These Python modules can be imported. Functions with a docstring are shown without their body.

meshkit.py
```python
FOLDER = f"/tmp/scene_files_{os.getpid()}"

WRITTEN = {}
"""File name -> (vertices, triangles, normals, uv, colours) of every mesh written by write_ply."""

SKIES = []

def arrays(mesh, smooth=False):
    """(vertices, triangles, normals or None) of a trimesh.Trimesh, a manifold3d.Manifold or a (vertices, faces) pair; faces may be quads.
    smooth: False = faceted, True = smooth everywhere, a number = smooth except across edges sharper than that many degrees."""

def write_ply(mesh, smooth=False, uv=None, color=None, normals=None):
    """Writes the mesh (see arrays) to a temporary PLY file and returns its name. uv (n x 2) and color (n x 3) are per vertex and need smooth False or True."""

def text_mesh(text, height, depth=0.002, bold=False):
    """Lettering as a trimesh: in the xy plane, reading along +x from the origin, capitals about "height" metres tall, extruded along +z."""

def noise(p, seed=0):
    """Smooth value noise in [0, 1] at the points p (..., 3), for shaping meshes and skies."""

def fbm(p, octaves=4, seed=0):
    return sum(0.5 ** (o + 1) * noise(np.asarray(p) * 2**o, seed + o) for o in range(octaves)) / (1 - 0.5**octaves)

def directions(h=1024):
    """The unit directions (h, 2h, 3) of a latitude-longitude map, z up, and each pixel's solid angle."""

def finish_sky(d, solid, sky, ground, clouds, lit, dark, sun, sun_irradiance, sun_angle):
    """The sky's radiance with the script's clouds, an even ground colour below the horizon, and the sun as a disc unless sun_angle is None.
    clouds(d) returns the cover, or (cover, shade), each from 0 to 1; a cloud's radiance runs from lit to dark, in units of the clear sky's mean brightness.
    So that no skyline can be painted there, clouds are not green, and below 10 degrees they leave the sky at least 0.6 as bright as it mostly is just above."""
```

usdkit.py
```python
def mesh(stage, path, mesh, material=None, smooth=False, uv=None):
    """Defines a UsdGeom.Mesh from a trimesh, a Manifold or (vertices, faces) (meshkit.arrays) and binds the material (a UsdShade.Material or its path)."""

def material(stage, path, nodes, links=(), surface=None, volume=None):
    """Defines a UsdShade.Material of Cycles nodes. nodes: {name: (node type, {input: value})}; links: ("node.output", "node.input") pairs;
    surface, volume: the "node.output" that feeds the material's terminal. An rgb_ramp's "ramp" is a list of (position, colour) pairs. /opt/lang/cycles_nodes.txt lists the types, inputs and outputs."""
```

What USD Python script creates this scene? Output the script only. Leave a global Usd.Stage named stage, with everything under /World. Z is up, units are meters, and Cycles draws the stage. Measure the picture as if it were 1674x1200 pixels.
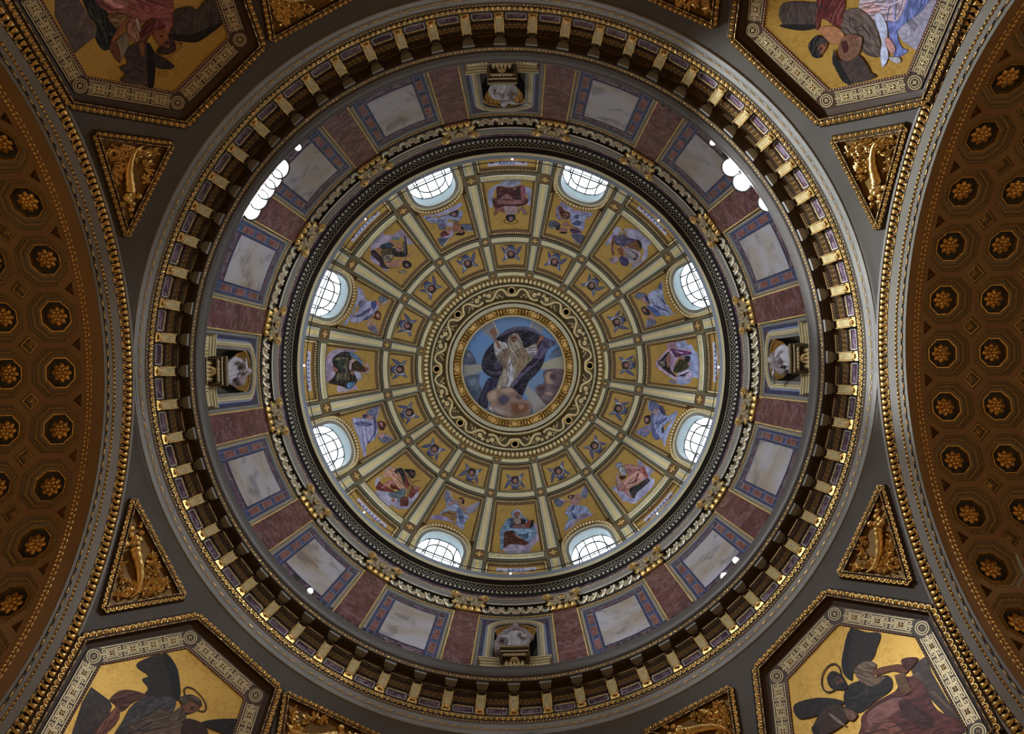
import math, random
import numpy as np
import trimesh, manifold3d, shapely
from shapely.geometry import Polygon
from scipy.spatial import Delaunay
import meshkit, usdkit
from pxr import Usd, UsdGeom, UsdLux, UsdShade, Gf, Sdf, Vt

stage = Usd.Stage.CreateInMemory()
UsdGeom.SetStageUpAxis(stage, 'Z'); UsdGeom.SetStageMetersPerUnit(stage, 1.0)
UsdGeom.Xform.Define(stage, '/World'); UsdGeom.Scope.Define(stage, '/World/Looks')
rnd = random.Random(7)

# ---------------------------------------------------------------- camera (looking straight up, rolled a little)
FPX, CX, CY, ROLL = 1250.0, 851.0, 607.0, math.radians(-1.25)
CAM = np.array([0.42, 0.235, 0.0])           # the eye, 1.6 m above the floor at z = -1.6; x runs to picture right, y to picture bottom
cr, sr = math.cos(ROLL), math.sin(ROLL)
cam = UsdGeom.Camera.Define(stage, '/World/camera')
cam.AddTransformOp().Set(Gf.Matrix4d(cr, -sr, 0, 0, -sr, -cr, 0, 0, 0, 0, -1, 0, *map(float, CAM), 1))
HA = 36.0
cam.CreateHorizontalApertureAttr(HA); cam.CreateVerticalApertureAttr(HA * 1200 / 1674)
cam.CreateFocalLengthAttr(HA * FPX / 1674)
cam.CreateHorizontalApertureOffsetAttr(-(CX - 837) / 1674 * HA)
cam.CreateVerticalApertureOffsetAttr((CY - 600) / 1674 * HA)
cam.CreateClippingRangeAttr(Gf.Vec2f(0.05, 500))
cam.CreateExposureAttr(0.0)

# ---------------------------------------------------------------- light: strengths of the real lamps and of the day in the windows
WINDOW_STRENGTH = 5.5        # the dome's bright window panes
FLOOD_STRENGTH = 140.0        # floodlight faces
SMALL_LAMP = 150.0; LEDGE_LAMP = 1050.0; BEAM = 330.0
NAVE_LAMP = 125.0             # warm lamps hung in the four arms, watts each
def sphere_lamp(name, pos, radius, watts, color):
    l = UsdLux.SphereLight.Define(stage, '/World/' + name); l.CreateRadiusAttr(radius)
    l.CreateIntensityAttr(watts / (4 * math.pi ** 2 * radius ** 2) / 1.0); l.CreateColorAttr(Gf.Vec3f(*color)); l.CreateNormalizeAttr(False)
    l.AddTranslateOp().Set(Gf.Vec3d(*pos)); return l

# ---------------------------------------------------------------- scene helpers
used = {}
def numbered(parent, name):
    k = used.get((parent, name), -1) + 1; used[(parent, name)] = k
    return f'{parent}/{name}' if k == 0 else f'{parent}/{name}_{k:03d}'
def pth(p): return '/World' if p is None else str(p.GetPath())
def tag(p, label=None, cat=None, group=None, kind=None):
    for k, v in (('label', label), ('category', cat), ('group', group), ('kind', kind)):
        if v: p.SetCustomDataByKey(k, v)
    return p
def thing(name, label, cat, group=None, kind=None, rz=0.0):
    x = UsdGeom.Xform.Define(stage, numbered('/World', name)); x.AddRotateZOp().Set(float(rz))
    return tag(x.GetPrim(), label, cat, group, kind)
def dup(src, rz, label, group=None):
    was = src.GetCustomData(); r = thing(src.GetName(), label, was['category'], group or was.get('group'), was.get('kind'), rz)
    r.GetReferences().AddInternalReference(src.GetPath()); r.SetInstanceable(True)
    return r
def obj(name, m, mat, parent=None, kind=None, label=None, cols=None):
    v, f = np.asarray(m[0], np.float32), np.asarray(m[1], np.int32); n = m[2] if len(m) > 2 else None
    g = UsdGeom.Mesh.Define(stage, numbered(pth(parent), name))
    g.CreatePointsAttr(Vt.Vec3fArray.FromNumpy(np.ascontiguousarray(v)))
    g.CreateFaceVertexCountsAttr(Vt.IntArray.FromNumpy(np.full(len(f), f.shape[1], np.int32)))
    g.CreateFaceVertexIndicesAttr(Vt.IntArray.FromNumpy(np.ascontiguousarray(f).ravel())); g.CreateSubdivisionSchemeAttr('none')
    if n is not None:
        g.CreateNormalsAttr(Vt.Vec3fArray.FromNumpy(np.ascontiguousarray(np.asarray(n, np.float32)))); g.SetNormalsInterpolation('vertex')
    if cols is not None:
        UsdGeom.PrimvarsAPI(g).CreatePrimvar('col', Sdf.ValueTypeNames.Color3fArray, 'vertex').Set(Vt.Vec3fArray.FromNumpy(np.ascontiguousarray(np.asarray(cols, np.float32))))
    UsdShade.MaterialBindingAPI.Apply(g.GetPrim()).Bind(MATS[mat])
    p = g.GetPrim()
    tag(p, label, None, None, kind)
    return p

# ---------------------------------------------------------------- materials
MATS = {}
def plain(name, c, rough=0.6, metal=0.0, noise=0.0, nscale=3.0, bump=0.0, bscale=40.0, spec=0.5, world=False):
    nodes = {'p': ('principled_bsdf', {'base_color': c, 'roughness': rough, 'metallic': metal, 'specular_ior_level': spec})}; links = []
    if noise or bump:
        nodes['g'] = ('geometry', {}); src = 'g.position'
        if noise:
            nodes['n'] = ('noise_texture', {'scale': nscale, 'detail': 4.0})
            nodes['r'] = ('rgb_ramp', {'ramp': [(0.3, tuple(x * (1 - noise) for x in c)), (0.7, tuple(min(1, x * (1 + noise)) for x in c))]})
            links += [(src, 'n.vector'), ('n.fac', 'r.fac'), ('r.color', 'p.base_color')]
        if bump:
            nodes['bn'] = ('noise_texture', {'scale': bscale, 'detail': 2.0}); nodes['b'] = ('bump', {'strength': bump, 'distance': 0.02})
            links += [(src, 'bn.vector'), ('bn.fac', 'b.height'), ('b.normal', 'p.normal')]
    MATS[name] = usdkit.material(stage, f'/World/Looks/{name}', nodes, links, surface='p.BSDF')
def marble(name, ramp, veins, vscale=1.2, nscale=0.7, rough=0.25, vein_w=0.06, vein_mix=0.6, dist=1.0, patch=None):
    nodes = {'g': ('geometry', {}), 'n': ('noise_texture', {'scale': nscale, 'detail': 6.0, 'distortion': dist * .5}), 'r': ('rgb_ramp', {'ramp': ramp}),
             'v': ('noise_texture', {'scale': vscale, 'detail': 7.0, 'roughness': 0.6, 'distortion': dist}), 'vr': ('rgb_ramp', {'ramp': [(patch[0], (0, 0, 0)), (patch[1], (1, 1, 1))] if patch else [(0.5 - vein_w, (0, 0, 0)), (0.5, (1, 1, 1)), (0.5 + vein_w, (0, 0, 0))]}),
             'k': ('math', {'math_type': 'multiply', 'value2': vein_mix}), 'm': ('mix_color', {'b': veins}), 'p': ('principled_bsdf', {'roughness': rough})}
    MATS[name] = usdkit.material(stage, f'/World/Looks/{name}', nodes, [('g.position', 'n.vector'), ('g.position', 'v.vector'), ('n.fac', 'r.fac'), ('v.fac', 'vr.fac'), ('vr.color', 'k.value1'),
                                 ('k.value', 'm.fac'), ('r.color', 'm.a'), ('m.result', 'p.base_color')], surface='p.BSDF')
def mosaic_gold(name, c1, c2, rough, metal, scale, bump):
    nodes = {'g': ('geometry', {}), 'n': ('noise_texture', {'scale': 1.6, 'detail': 5.0}), 'w': ('voronoi_texture', {'scale': scale}), 'r': ('rgb_ramp', {'ramp': [(0.3, c1), (0.7, c2)]}),
             'sep': ('separate_color', {}), 'mx': ('math', {'math_type': 'multiply_add', 'value2': 0.35, 'value3': 0.0}), 'ad': ('math', {'math_type': 'add'}),
             'b': ('bump', {'strength': bump, 'distance': 0.03}), 'p': ('principled_bsdf', {'roughness': rough, 'metallic': metal})}
    MATS[name] = usdkit.material(stage, f'/World/Looks/{name}', nodes, [('g.position', 'n.vector'), ('g.position', 'w.vector'), ('w.color', 'sep.color'), ('sep.r', 'mx.value1'), ('mx.value', 'ad.value1'), ('n.fac', 'ad.value2'),
                                 ('ad.value', 'r.fac'), ('r.color', 'p.base_color'), ('sep.g', 'b.height'), ('b.normal', 'p.normal')], surface='p.BSDF')
def painted(name, rough, gain=1.0):
    nodes = {'a': ('attribute', {'attribute': 'col'}), 'p': ('principled_bsdf', {'roughness': rough, 'specular_ior_level': 0.3})}
    MATS[name] = usdkit.material(stage, f'/World/Looks/{name}', nodes, [('a.color', 'p.base_color')], surface='p.BSDF')
def glow(name, c, s):
    MATS[name] = usdkit.material(stage, f'/World/Looks/{name}', {'e': ('emission', {'color': c, 'strength': s})}, surface='e.emission')
plain('gold', (0.78, 0.52, 0.17), 0.27, 0.85, 0.2, 2.0, 0.25, 60)
plain('pendentive_grey', (0.085, 0.078, 0.066), 0.55, 0, 0.12, 1.0)
plain('frame_dark', (0.06, 0.036, 0.012), 0.5, 0.2)
plain('gold_dull', (0.52, 0.37, 0.16), 0.35, 0.5)
plain('pearl', (0.80, 0.77, 0.66), 0.35, 0.2)
plain('silver_gilt', (0.66, 0.60, 0.44), 0.3, 0.6)
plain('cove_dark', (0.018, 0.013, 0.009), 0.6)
plain('cymatium', (0.085, 0.078, 0.07), 0.45)
plain('arch_grey', (0.20, 0.19, 0.155), 0.5, 0, 0.08, 1.0)
plain('frieze_dark', (0.085, 0.06, 0.022), 0.5, 0.2)
plain('knit_grey', (0.30, 0.29, 0.22), 0.6)
plain('gold_bright', (0.85, 0.60, 0.24), 0.28, 0.7)
plain('gold_pale', (0.74, 0.60, 0.32), 0.4, 0.35)
plain('gold_dark', (0.22, 0.125, 0.03), 0.42, 0.4, 0.3, 1.5)
plain('cream', (0.60, 0.54, 0.34), 0.5, 0.1)
plain('knit_white', (0.64, 0.62, 0.48), 0.55)
plain('knit_yellow', (0.72, 0.56, 0.18), 0.45, 0.2)
plain('knit_dark', (0.10, 0.10, 0.07), 0.6)
plain('olive', (0.135, 0.12, 0.07), 0.55, 0, 0.15, 1.5)
plain('line_dark', (0.02, 0.025, 0.02), 0.6)
plain('brown_strip', (0.14, 0.075, 0.025), 0.55)
plain('brown_dark', (0.04, 0.022, 0.011), 0.6, 0, 0.3)
plain('stone_grey', (0.23, 0.225, 0.205), 0.5, 0, 0.12, 1.0)
plain('stone_dark', (0.12, 0.11, 0.09), 0.55, 0, 0.15, 1.0)
plain('stone_pale', (0.45, 0.46, 0.46), 0.45, 0, 0.1)
plain('blue_grey', (0.24, 0.28, 0.36), 0.35)
plain('reveal', (0.15, 0.175, 0.185), 0.6)
plain('vault_brown', (0.27, 0.165, 0.075), 0.6, 0, 0.12, 0.8)
plain('coffer_olive', (0.24, 0.19, 0.11), 0.5)
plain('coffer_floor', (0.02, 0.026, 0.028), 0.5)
plain('black', (0.008, 0.008, 0.009), 0.4)
plain('lead', (0.04, 0.045, 0.05), 0.5)
plain('blue_stone', (0.032, 0.045, 0.125), 0.3, 0, 0.4, 3.0)
plain('blue_line', (0.26, 0.32, 0.52), 0.4)
plain('bracket_face', (0.50, 0.40, 0.19), 0.4, 0.2)
plain('statue_marble', (0.52, 0.52, 0.58), 0.45, 0, 0.12, 2.0)
plain('statue_dark', (0.30, 0.25, 0.27), 0.5)
plain('floor_stone', (0.30, 0.27, 0.23), 0.4, 0, 0.3, 0.6)
plain('lower_stone', (0.30, 0.22, 0.13), 0.5, 0, 0.2, 0.4)
plain('plaque', (0.42, 0.42, 0.55), 0.6)
plain('letter', (0.05, 0.07, 0.25), 0.6)
plain('key_dark', (0.055, 0.03, 0.015), 0.4)
plain('key_gold', (0.60, 0.50, 0.27), 0.35, 0.35)
plain('dark_red', (0.10, 0.03, 0.02), 0.5)
marble('marble_red', [(0.25, (0.055, 0.015, 0.02)), (0.5, (0.115, 0.036, 0.042)), (0.75, (0.20, 0.08, 0.09))], (0.36, 0.26, 0.30), 1.5, 1.6, 0.25, 0.035, 0.45, 0.35)
marble('marble_block', [(0.3, (0.13, 0.035, 0.035)), (0.7, (0.23, 0.075, 0.07))], (0.40, 0.25, 0.25), 2.5, 3.0)
marble('marble_purple', [(0.3, (0.05, 0.028, 0.045)), (0.7, (0.11, 0.06, 0.095))], (0.36, 0.28, 0.36), 2.0, 2.0)
marble('marble_white', [(0.3, (0.36, 0.28, 0.21)), (0.45, (0.44, 0.40, 0.38)), (0.58, (0.48, 0.48, 0.53)), (0.8, (0.47, 0.49, 0.58))], (0.12, 0.115, 0.14), 1.3, 0.5, 0.3, 0.04, 0.6, 0.6, (0.53, 0.66))
mosaic_gold('dome_gold', (0.34, 0.205, 0.045), (0.46, 0.29, 0.07), 0.5, 0.25, 9.0, 0.1)
mosaic_gold('pendentive_gold', (0.42, 0.25, 0.04), (0.60, 0.37, 0.08), 0.36, 0.6, 14.0, 0.6)
mosaic_gold('medallion_gold', (0.32, 0.20, 0.05), (0.62, 0.42, 0.14), 0.4, 0.5, 6.0, 0.2)
painted('paint', 0.6); painted('paint_gloss', 0.42)
glow('window_light', (0.80, 0.93, 1.0), WINDOW_STRENGTH)
glow('flood_light', (1.0, 0.95, 1.0), FLOOD_STRENGTH)
glow('small_light', (1.0, 0.88, 0.80), SMALL_LAMP); glow('ledge_light', (0.95, 0.98, 1.0), LEDGE_LAMP)

# ---------------------------------------------------------------- geometry helpers
def grid(P):
    P = np.asarray(P, float); a, b = P.shape[:2]
    du, dv = np.gradient(P, axis=1), np.gradient(P, axis=0)
    N = np.cross(du, dv); N /= np.linalg.norm(N, axis=2, keepdims=True) + 1e-12
    i, j = np.meshgrid(np.arange(a - 1), np.arange(b - 1), indexing='ij'); k = i * b + j
    q = np.stack([k, k + 1, k + b + 1, k + b], -1).reshape(-1, 4)
    return P.reshape(-1, 3), np.vstack([q[:, [0, 1, 2]], q[:, [0, 2, 3]]]), N.reshape(-1, 3)
def merge(ms):
    ms = [m for m in ms if m is not None and len(m[0])]
    vs, fs, ns, k = [], [], [], 0
    for v, f, n in ms:
        vs.append(v); fs.append(np.asarray(f) + k); ns.append(n); k += len(v)
    return np.vstack(vs), np.vstack(fs), np.vstack(ns)
def runs(prof, ang=35):
    p = np.asarray(prof, float); d = np.diff(p, axis=0); d /= np.linalg.norm(d, axis=1, keepdims=True) + 1e-12
    out, s = [], 0
    for i in range(1, len(d)):
        if (d[i - 1] * d[i]).sum() < math.cos(math.radians(ang)): out.append((s, i)); s = i
    out.append((s, len(d))); return [p[a:b + 1] for a, b in out]
def lathe(prof, n=256, a0=0.0, a1=360.0):
    a = np.radians(np.linspace(a0, a1, n + 1)); ms = []
    for r in runs(prof):
        R, H = r[:, 0][:, None], r[:, 1][:, None]
        ms.append(grid(np.stack([R * np.cos(a), R * np.sin(a), H + 0 * a], -1)[:, ::-1]))
    return merge(ms)
class Fr:                                                           # frames along a path: position, along, across, out
    def __init__(s, P, N, T=None):
        s.P = np.asarray(P, float); N = np.asarray(N, float) * np.ones_like(s.P)
        if T is None: T = np.gradient(s.P, axis=0)
        T = T - (T * N).sum(1, keepdims=True) * N; s.T = T / (np.linalg.norm(T, axis=1, keepdims=True) + 1e-12); s.N = N; s.U = np.cross(N, s.T)
def sweep(fr, prof):
    ms = []
    for r in runs(prof):
        ms.append(grid((fr.P[None] + r[:, 0][:, None, None] * fr.U[None] + r[:, 1][:, None, None] * fr.N[None])))
    return merge(ms)
def tile(unit, fr, sx, sy, sz, du=0.0, dn=0.0):
    v, f, n = unit; k = len(fr.P)
    sx, sy, sz = (np.broadcast_to(np.asarray(s, float), (k,))[:, None, None] for s in (sx, sy, sz))
    P = fr.P + du * fr.U + dn * fr.N
    V = P[:, None] + v[None, :, 0:1] * sx * fr.T[:, None] + v[None, :, 1:2] * sy * fr.U[:, None] + v[None, :, 2:3] * sz * fr.N[:, None]
    M = n[None, :, 0:1] / sx * fr.T[:, None] + n[None, :, 1:2] / sy * fr.U[:, None] + n[None, :, 2:3] / sz * fr.N[:, None]
    M /= np.linalg.norm(M, axis=2, keepdims=True) + 1e-12
    if float(sx.flat[0] * sy.flat[0] * sz.flat[0]) < 0: f = f[:, ::-1]
    F = (f[None] + (np.arange(k) * len(v))[:, None, None]).reshape(-1, 3)
    return V.reshape(-1, 3), F, M.reshape(-1, 3)
def ring_fr(R, h, n, phase=0.0, tilt=0.0, a0=0.0, a1=360.0):
    full = a1 - a0 > 359.9
    a = np.radians(a0 + (a1 - a0) * ((np.arange(n) + phase) / n if full else (np.arange(n) + 0.5) / n)); c, s = np.cos(a), np.sin(a); t = math.radians(tilt)
    inw = np.stack([-c, -s, 0 * a], 1); z = np.array([0, 0, 1.0])
    N = math.cos(t) * inw - math.sin(t) * z
    return Fr(np.stack([R * c, R * s, h + 0 * a], 1), N, np.stack([s, -c, 0 * a], 1))
def resample(P, N, count, ends=False):
    P = np.asarray(P, float); L = np.r_[0, np.cumsum(np.linalg.norm(np.diff(P, axis=0), axis=1))]
    s = np.linspace(0, L[-1], count) if ends else (np.arange(count) + 0.5) / count * L[-1]
    q = np.stack([np.interp(s, L, P[:, k]) for k in range(3)], 1); m = np.stack([np.interp(s, L, N[:, k]) for k in range(3)], 1)
    e = L[-1] / max(count, 2) * 0.25
    g = lambda x: np.stack([np.interp(np.clip(x, 0, L[-1]), L, P[:, k]) for k in range(3)], 1)
    return Fr(q, m / np.linalg.norm(m, axis=1, keepdims=True), g(s + e) - g(s - e))
def plen(P): return float(np.linalg.norm(np.diff(np.asarray(P), axis=0), axis=1).sum())
def along(unit, P, N, pitch, sy, sz, du=0.0, dn=0.0, fill=1.0):
    k = max(1, int(round(plen(P) / pitch))); fr = resample(P, N, k)
    return tile(unit, fr, plen(P) / k * fill, sy, sz, du, dn)
def pbox(mp, us, vs, d0, d1):                                       # a curved slab: mp(u, v, d) -> points, front at d1, back at d0
    U, V = np.meshgrid(us, vs); F, B = mp(U, V, d1), mp(U, V, d0)
    ms = [grid(F)]
    for a, b in ((F[0], B[0]), (B[-1], F[-1]), (B[:, 0], F[:, 0]), (F[:, -1], B[:, -1])): ms.append(grid(np.stack([b, a])))
    return merge(ms)
def sheet(poly, mp, g, keep_uv=False):                              # a polygon (holes allowed) of the plane laid on a surface
    pts = []
    for ring in [poly.exterior, *poly.interiors]:
        L = ring.length; k = max(8, int(L / g)); c = np.array(ring.coords)
        s = np.r_[0, np.cumsum(np.linalg.norm(np.diff(c, axis=0), axis=1))]
        t = np.unique(np.r_[np.linspace(0, L, k, endpoint=False), s[:-1]]); t = t[np.r_[True, np.diff(t) > g * 0.15]]
        pts.append(np.stack([np.interp(t, s, c[:, 0]), np.interp(t, s, c[:, 1])], 1))
    x0, y0, x1, y1 = poly.bounds
    X, Y = np.meshgrid(np.arange(x0 + g * .5, x1, g), np.arange(y0 + g * .5, y1, g * .87)); X = X + (np.arange(len(X)) % 2)[:, None] * g * .5
    q = np.stack([X.ravel(), Y.ravel()], 1); inn = poly.buffer(-g * .45)
    if not inn.is_empty: pts.append(q[shapely.contains_xy(inn, q[:, 0], q[:, 1])])
    p = np.vstack(pts); t = Delaunay(p).simplices; c = p[t].mean(1)
    t = t[shapely.contains_xy(poly, c[:, 0], c[:, 1])]
    a, b, d = p[t[:, 0]], p[t[:, 1]], p[t[:, 2]]; ar = (b[:, 0] - a[:, 0]) * (d[:, 1] - a[:, 1]) - (b[:, 1] - a[:, 1]) * (d[:, 0] - a[:, 0])
    t = t[np.abs(ar) > 1e-7]; ar = ar[np.abs(ar) > 1e-7]; t[ar < 0] = t[ar < 0][:, ::-1]
    V = mp(p[:, 0], p[:, 1]); e = 1e-3
    N = np.cross(mp(p[:, 0] + e, p[:, 1]) - V, mp(p[:, 0], p[:, 1] + e) - V); N /= np.linalg.norm(N, axis=1, keepdims=True) + 1e-15
    return (V, t, N, p) if keep_uv else (V, t, N)
def rim(curve, mpa, mpb):                                            # the wall between two copies of a closed curve
    c = np.asarray(curve, float)
    return grid(np.stack([mpa(c[:, 0], c[:, 1]), mpb(c[:, 0], c[:, 1])]))
def shaded(m, ang=40):
    v, f, n = meshkit.arrays(m, ang); return np.asarray(v), np.asarray(f), np.asarray(n)
def crv(p, k=4, closed=True):                                        # smooth curve through points
    p = np.asarray(p, float); n = len(p); out = []
    for i in range(n if closed else n - 1):
        a, b, c, d = (p[(i + j) % n] if closed else p[min(max(i + j, 0), n - 1)] for j in (-1, 0, 1, 2))
        for t in np.arange(k) / k:
            out.append(0.5 * ((2 * b) + (-a + c) * t + (2 * a - 5 * b + 4 * c - d) * t * t + (-a + 3 * b - 3 * c + d) * t ** 3))
    if not closed: out.append(p[-1])
    return np.array(out)

# ornament units: x along, y across, z out, about 1 in size
_ico = trimesh.creation.icosphere(1, 0.5); _ic0 = trimesh.creation.icosphere(1, 0.5)
def half(m):
    m = m.copy(); k = m.triangles_center[:, 2] > -0.12; m.update_faces(k); m.remove_unreferenced_vertices(); return m
_oct = trimesh.creation.uv_sphere(0.5, count=[5, 7])
U_BEAD = shaded(half(_oct), True); U_BALL = shaded(_ico, True)
def tm(v, f): return trimesh.Trimesh(v, f, process=False)
def scaled(m, s, t=(0, 0, 0)):
    m = m.copy(); m.apply_scale(s); m.apply_translation(t); return m
def cat(*ms): return trimesh.util.concatenate(list(ms))
def boxm(s, t=(0, 0, 0)): return trimesh.creation.box(s, trimesh.transformations.translation_matrix(t))
def eggu():
    a = np.linspace(-0.15 * math.pi, 1.15 * math.pi, 9); P = np.stack([0.43 * np.cos(a), -0.05 - 0.45 * np.sin(a) + 0.1, 0 * a + 0.05], 1)
    fr = Fr(P, np.tile([[0, 0, 1.0]], (9, 1))); sh = sweep(fr, [(-0.07, 0), (-0.05, 0.22), (0.05, 0.22), (0.07, 0)])
    egg = shaded(half(scaled(trimesh.creation.uv_sphere(0.5, count=[6, 8]), (0.56, 0.80, 0.8))), True)
    dart = shaded(scaled(trimesh.creation.cone(0.5, 1, sections=4), (0.16, 0.5, 0.4), (0.5, 0.0, 0)), 30)
    return merge([sh, egg, dart])
U_EGG = eggu()
def dashu():
    c = trimesh.creation.capsule(0.6, 0.2, count=[6, 6]); c.apply_transform(trimesh.transformations.rotation_matrix(math.pi / 2, [0, 1, 0])); c.apply_translation(-c.bounds.mean(0))
    c.apply_scale((0.62, 2.0, 2.0)); return merge([shaded(c, True), shaded(scaled(trimesh.creation.uv_sphere(0.5, count=[4, 6]), (0.16, 0.7, 0.7), (0.44, 0, 0)), True)])
U_DASH = dashu()
def leafu():
    ys = np.linspace(-0.5, 0.5, 8); w = np.array([0.30, 0.46, 0.34, 0.47, 0.32, 0.38, 0.2, 0.02]); lift = np.array([0.0, 0.12, 0.2, 0.3, 0.42, 0.6, 0.72, 0.55])
    rows = [[(-a, y, z * .6), (-a * .5, y, z + .16), (0, y, z * .7), (a * .5, y, z + .16), (a, y, z * .6)] for y, a, z in zip(ys, w, lift)]
    return grid(np.array(rows))
U_LEAF = leafu()
def acanthus():
    ys = np.linspace(-0.5, 0.5, 9); w = np.array([.50, .50, .40, .46, .33, .36, .22, .20, .0]); lift = np.array([0, .25, .45, .55, .6, .55, .45, .3, .1])
    return grid(np.array([[(-a, y, z * .35), (-a * .5, y, z * .8 + .1), (0, y, z * .55), (a * .5, y, z * .8 + .1), (a, y, z * .35)] for y, a, z in zip(ys, w, lift)]))
U_ACA = acanthus()
def petals(n, r0, size, z, tip=0.35):
    ms = []
    for i in range(n):
        a = 2 * math.pi * i / n; m = scaled(trimesh.creation.uv_sphere(0.5, count=[4, 6]), (size, size * .75, tip)); m.apply_translation((r0, 0, z)); m.apply_transform(trimesh.transformations.rotation_matrix(a, [0, 0, 1])); ms.append(m)
    return ms
U_ROSE = shaded(cat(*petals(8, 0.34, 0.44, 0.06, 0.3), *petals(6, 0.2, 0.34, 0.2, 0.3), scaled(trimesh.creation.uv_sphere(0.5, count=[5, 6]), (0.22, 0.22, 0.3), (0, 0, 0.32))), True)
U_FLOWER = shaded(cat(*petals(4, 0.26, 0.42, 0.05, 0.25), scaled(trimesh.creation.uv_sphere(0.5, count=[4, 6]), (0.22, 0.22, 0.3), (0, 0, 0.15))), True)
U_PYR = shaded(trimesh.Trimesh([(-.5, -.5, 0), (.5, -.5, 0), (.5, .5, 0), (-.5, .5, 0), (0, 0, 1)], [(0, 1, 4), (1, 2, 4), (2, 3, 4), (3, 0, 4)], process=False), 10)
U_BOX = shaded(boxm((1, 1, 1), (0, 0, 0.5)), 10)
def vee():
    v = np.array([(-.5, -.1, 0), (0, -.5, 0), (.5, -.1, 0), (.5, .3, 0), (0, -.1, 0), (-.5, .3, 0), (-.5, .1, 1), (0, -.3, 1), (.5, .1, 1)])
    return shaded(tm(v, [(0, 1, 7), (0, 7, 6), (1, 2, 8), (1, 8, 7), (4, 5, 6), (4, 6, 7), (3, 4, 7), (3, 7, 8)]), 10)
U_VEE = vee()
def one(P, N, T): return Fr(np.array([P], float), np.array([N], float), np.array([T], float))

# ---------------------------------------------------------------- the true camera's rays, and the dome's own plan (r in picture pixels about its axis)
def rays(px, py):
    du, dv = np.asarray(px, float) - CX, np.asarray(py, float) - CY
    return np.stack([(du * cr + dv * sr) / FPX, (-du * sr + dv * cr) / FPX, np.ones_like(du)], -1)
def hit_sphere(px, py, c, R):
    d = rays(px, py); o = CAM - np.array([0, 0, c]); A = (d * d).sum(-1); B = (d * o).sum(-1); C = (o * o).sum() - R * R
    t = (-B + np.sqrt(np.maximum(B * B - A * C, 0))) / A
    return CAM + t[..., None] * d
def hit_h(px, py, h): return CAM + rays(px, py) * h
def proj(P):
    P = np.asarray(P, float); d = P - CAM; u, v = FPX * d[..., 0] / d[..., 2], FPX * d[..., 1] / d[..., 2]
    return CX + u * cr - v * sr, CY + u * sr + v * cr
HS, RD = 35.0, 10.3
_t = np.radians(np.linspace(2, 89.9, 3000)); _r = FPX * RD * np.cos(_t) / (HS + RD * np.sin(_t))
def t_of(r): return np.interp(-np.asarray(r, float), -_r, _t)
def dome(phi, r, rho):                                              # phi in degrees, r in picture pixels, rho the shell's radius
    t, a = t_of(r), np.radians(phi); return np.stack([rho * np.cos(t) * np.cos(a), rho * np.cos(t) * np.sin(a), HS + rho * np.sin(t)], -1)
def dome_n(P): q = np.asarray(P) - np.array([0, 0, HS]); return -q / np.linalg.norm(q, axis=-1, keepdims=True)
def dxy(phi0, rho):                                                 # plan coordinates (across, r) about the axis at phi0 -> shell
    return lambda x, y: dome(phi0 + np.degrees(np.arctan2(x, y)), np.hypot(x, y), rho)
def dpath(pts, rho, k=24):                                           # pts (phi, r): straight runs on the shell
    out = [];
    for (a, b), (c, d) in zip(pts[:-1], pts[1:]):
        s = np.linspace(0, 1, k); out.append(dome(a + (c - a) * s, b + (d - b) * s, rho))
    P = np.vstack(out); return P, dome_n(P)
def cyl(phi, h, R): a = np.radians(phi); return np.stack([R * np.cos(a), R * np.sin(a), h + 0 * a], -1)
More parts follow.
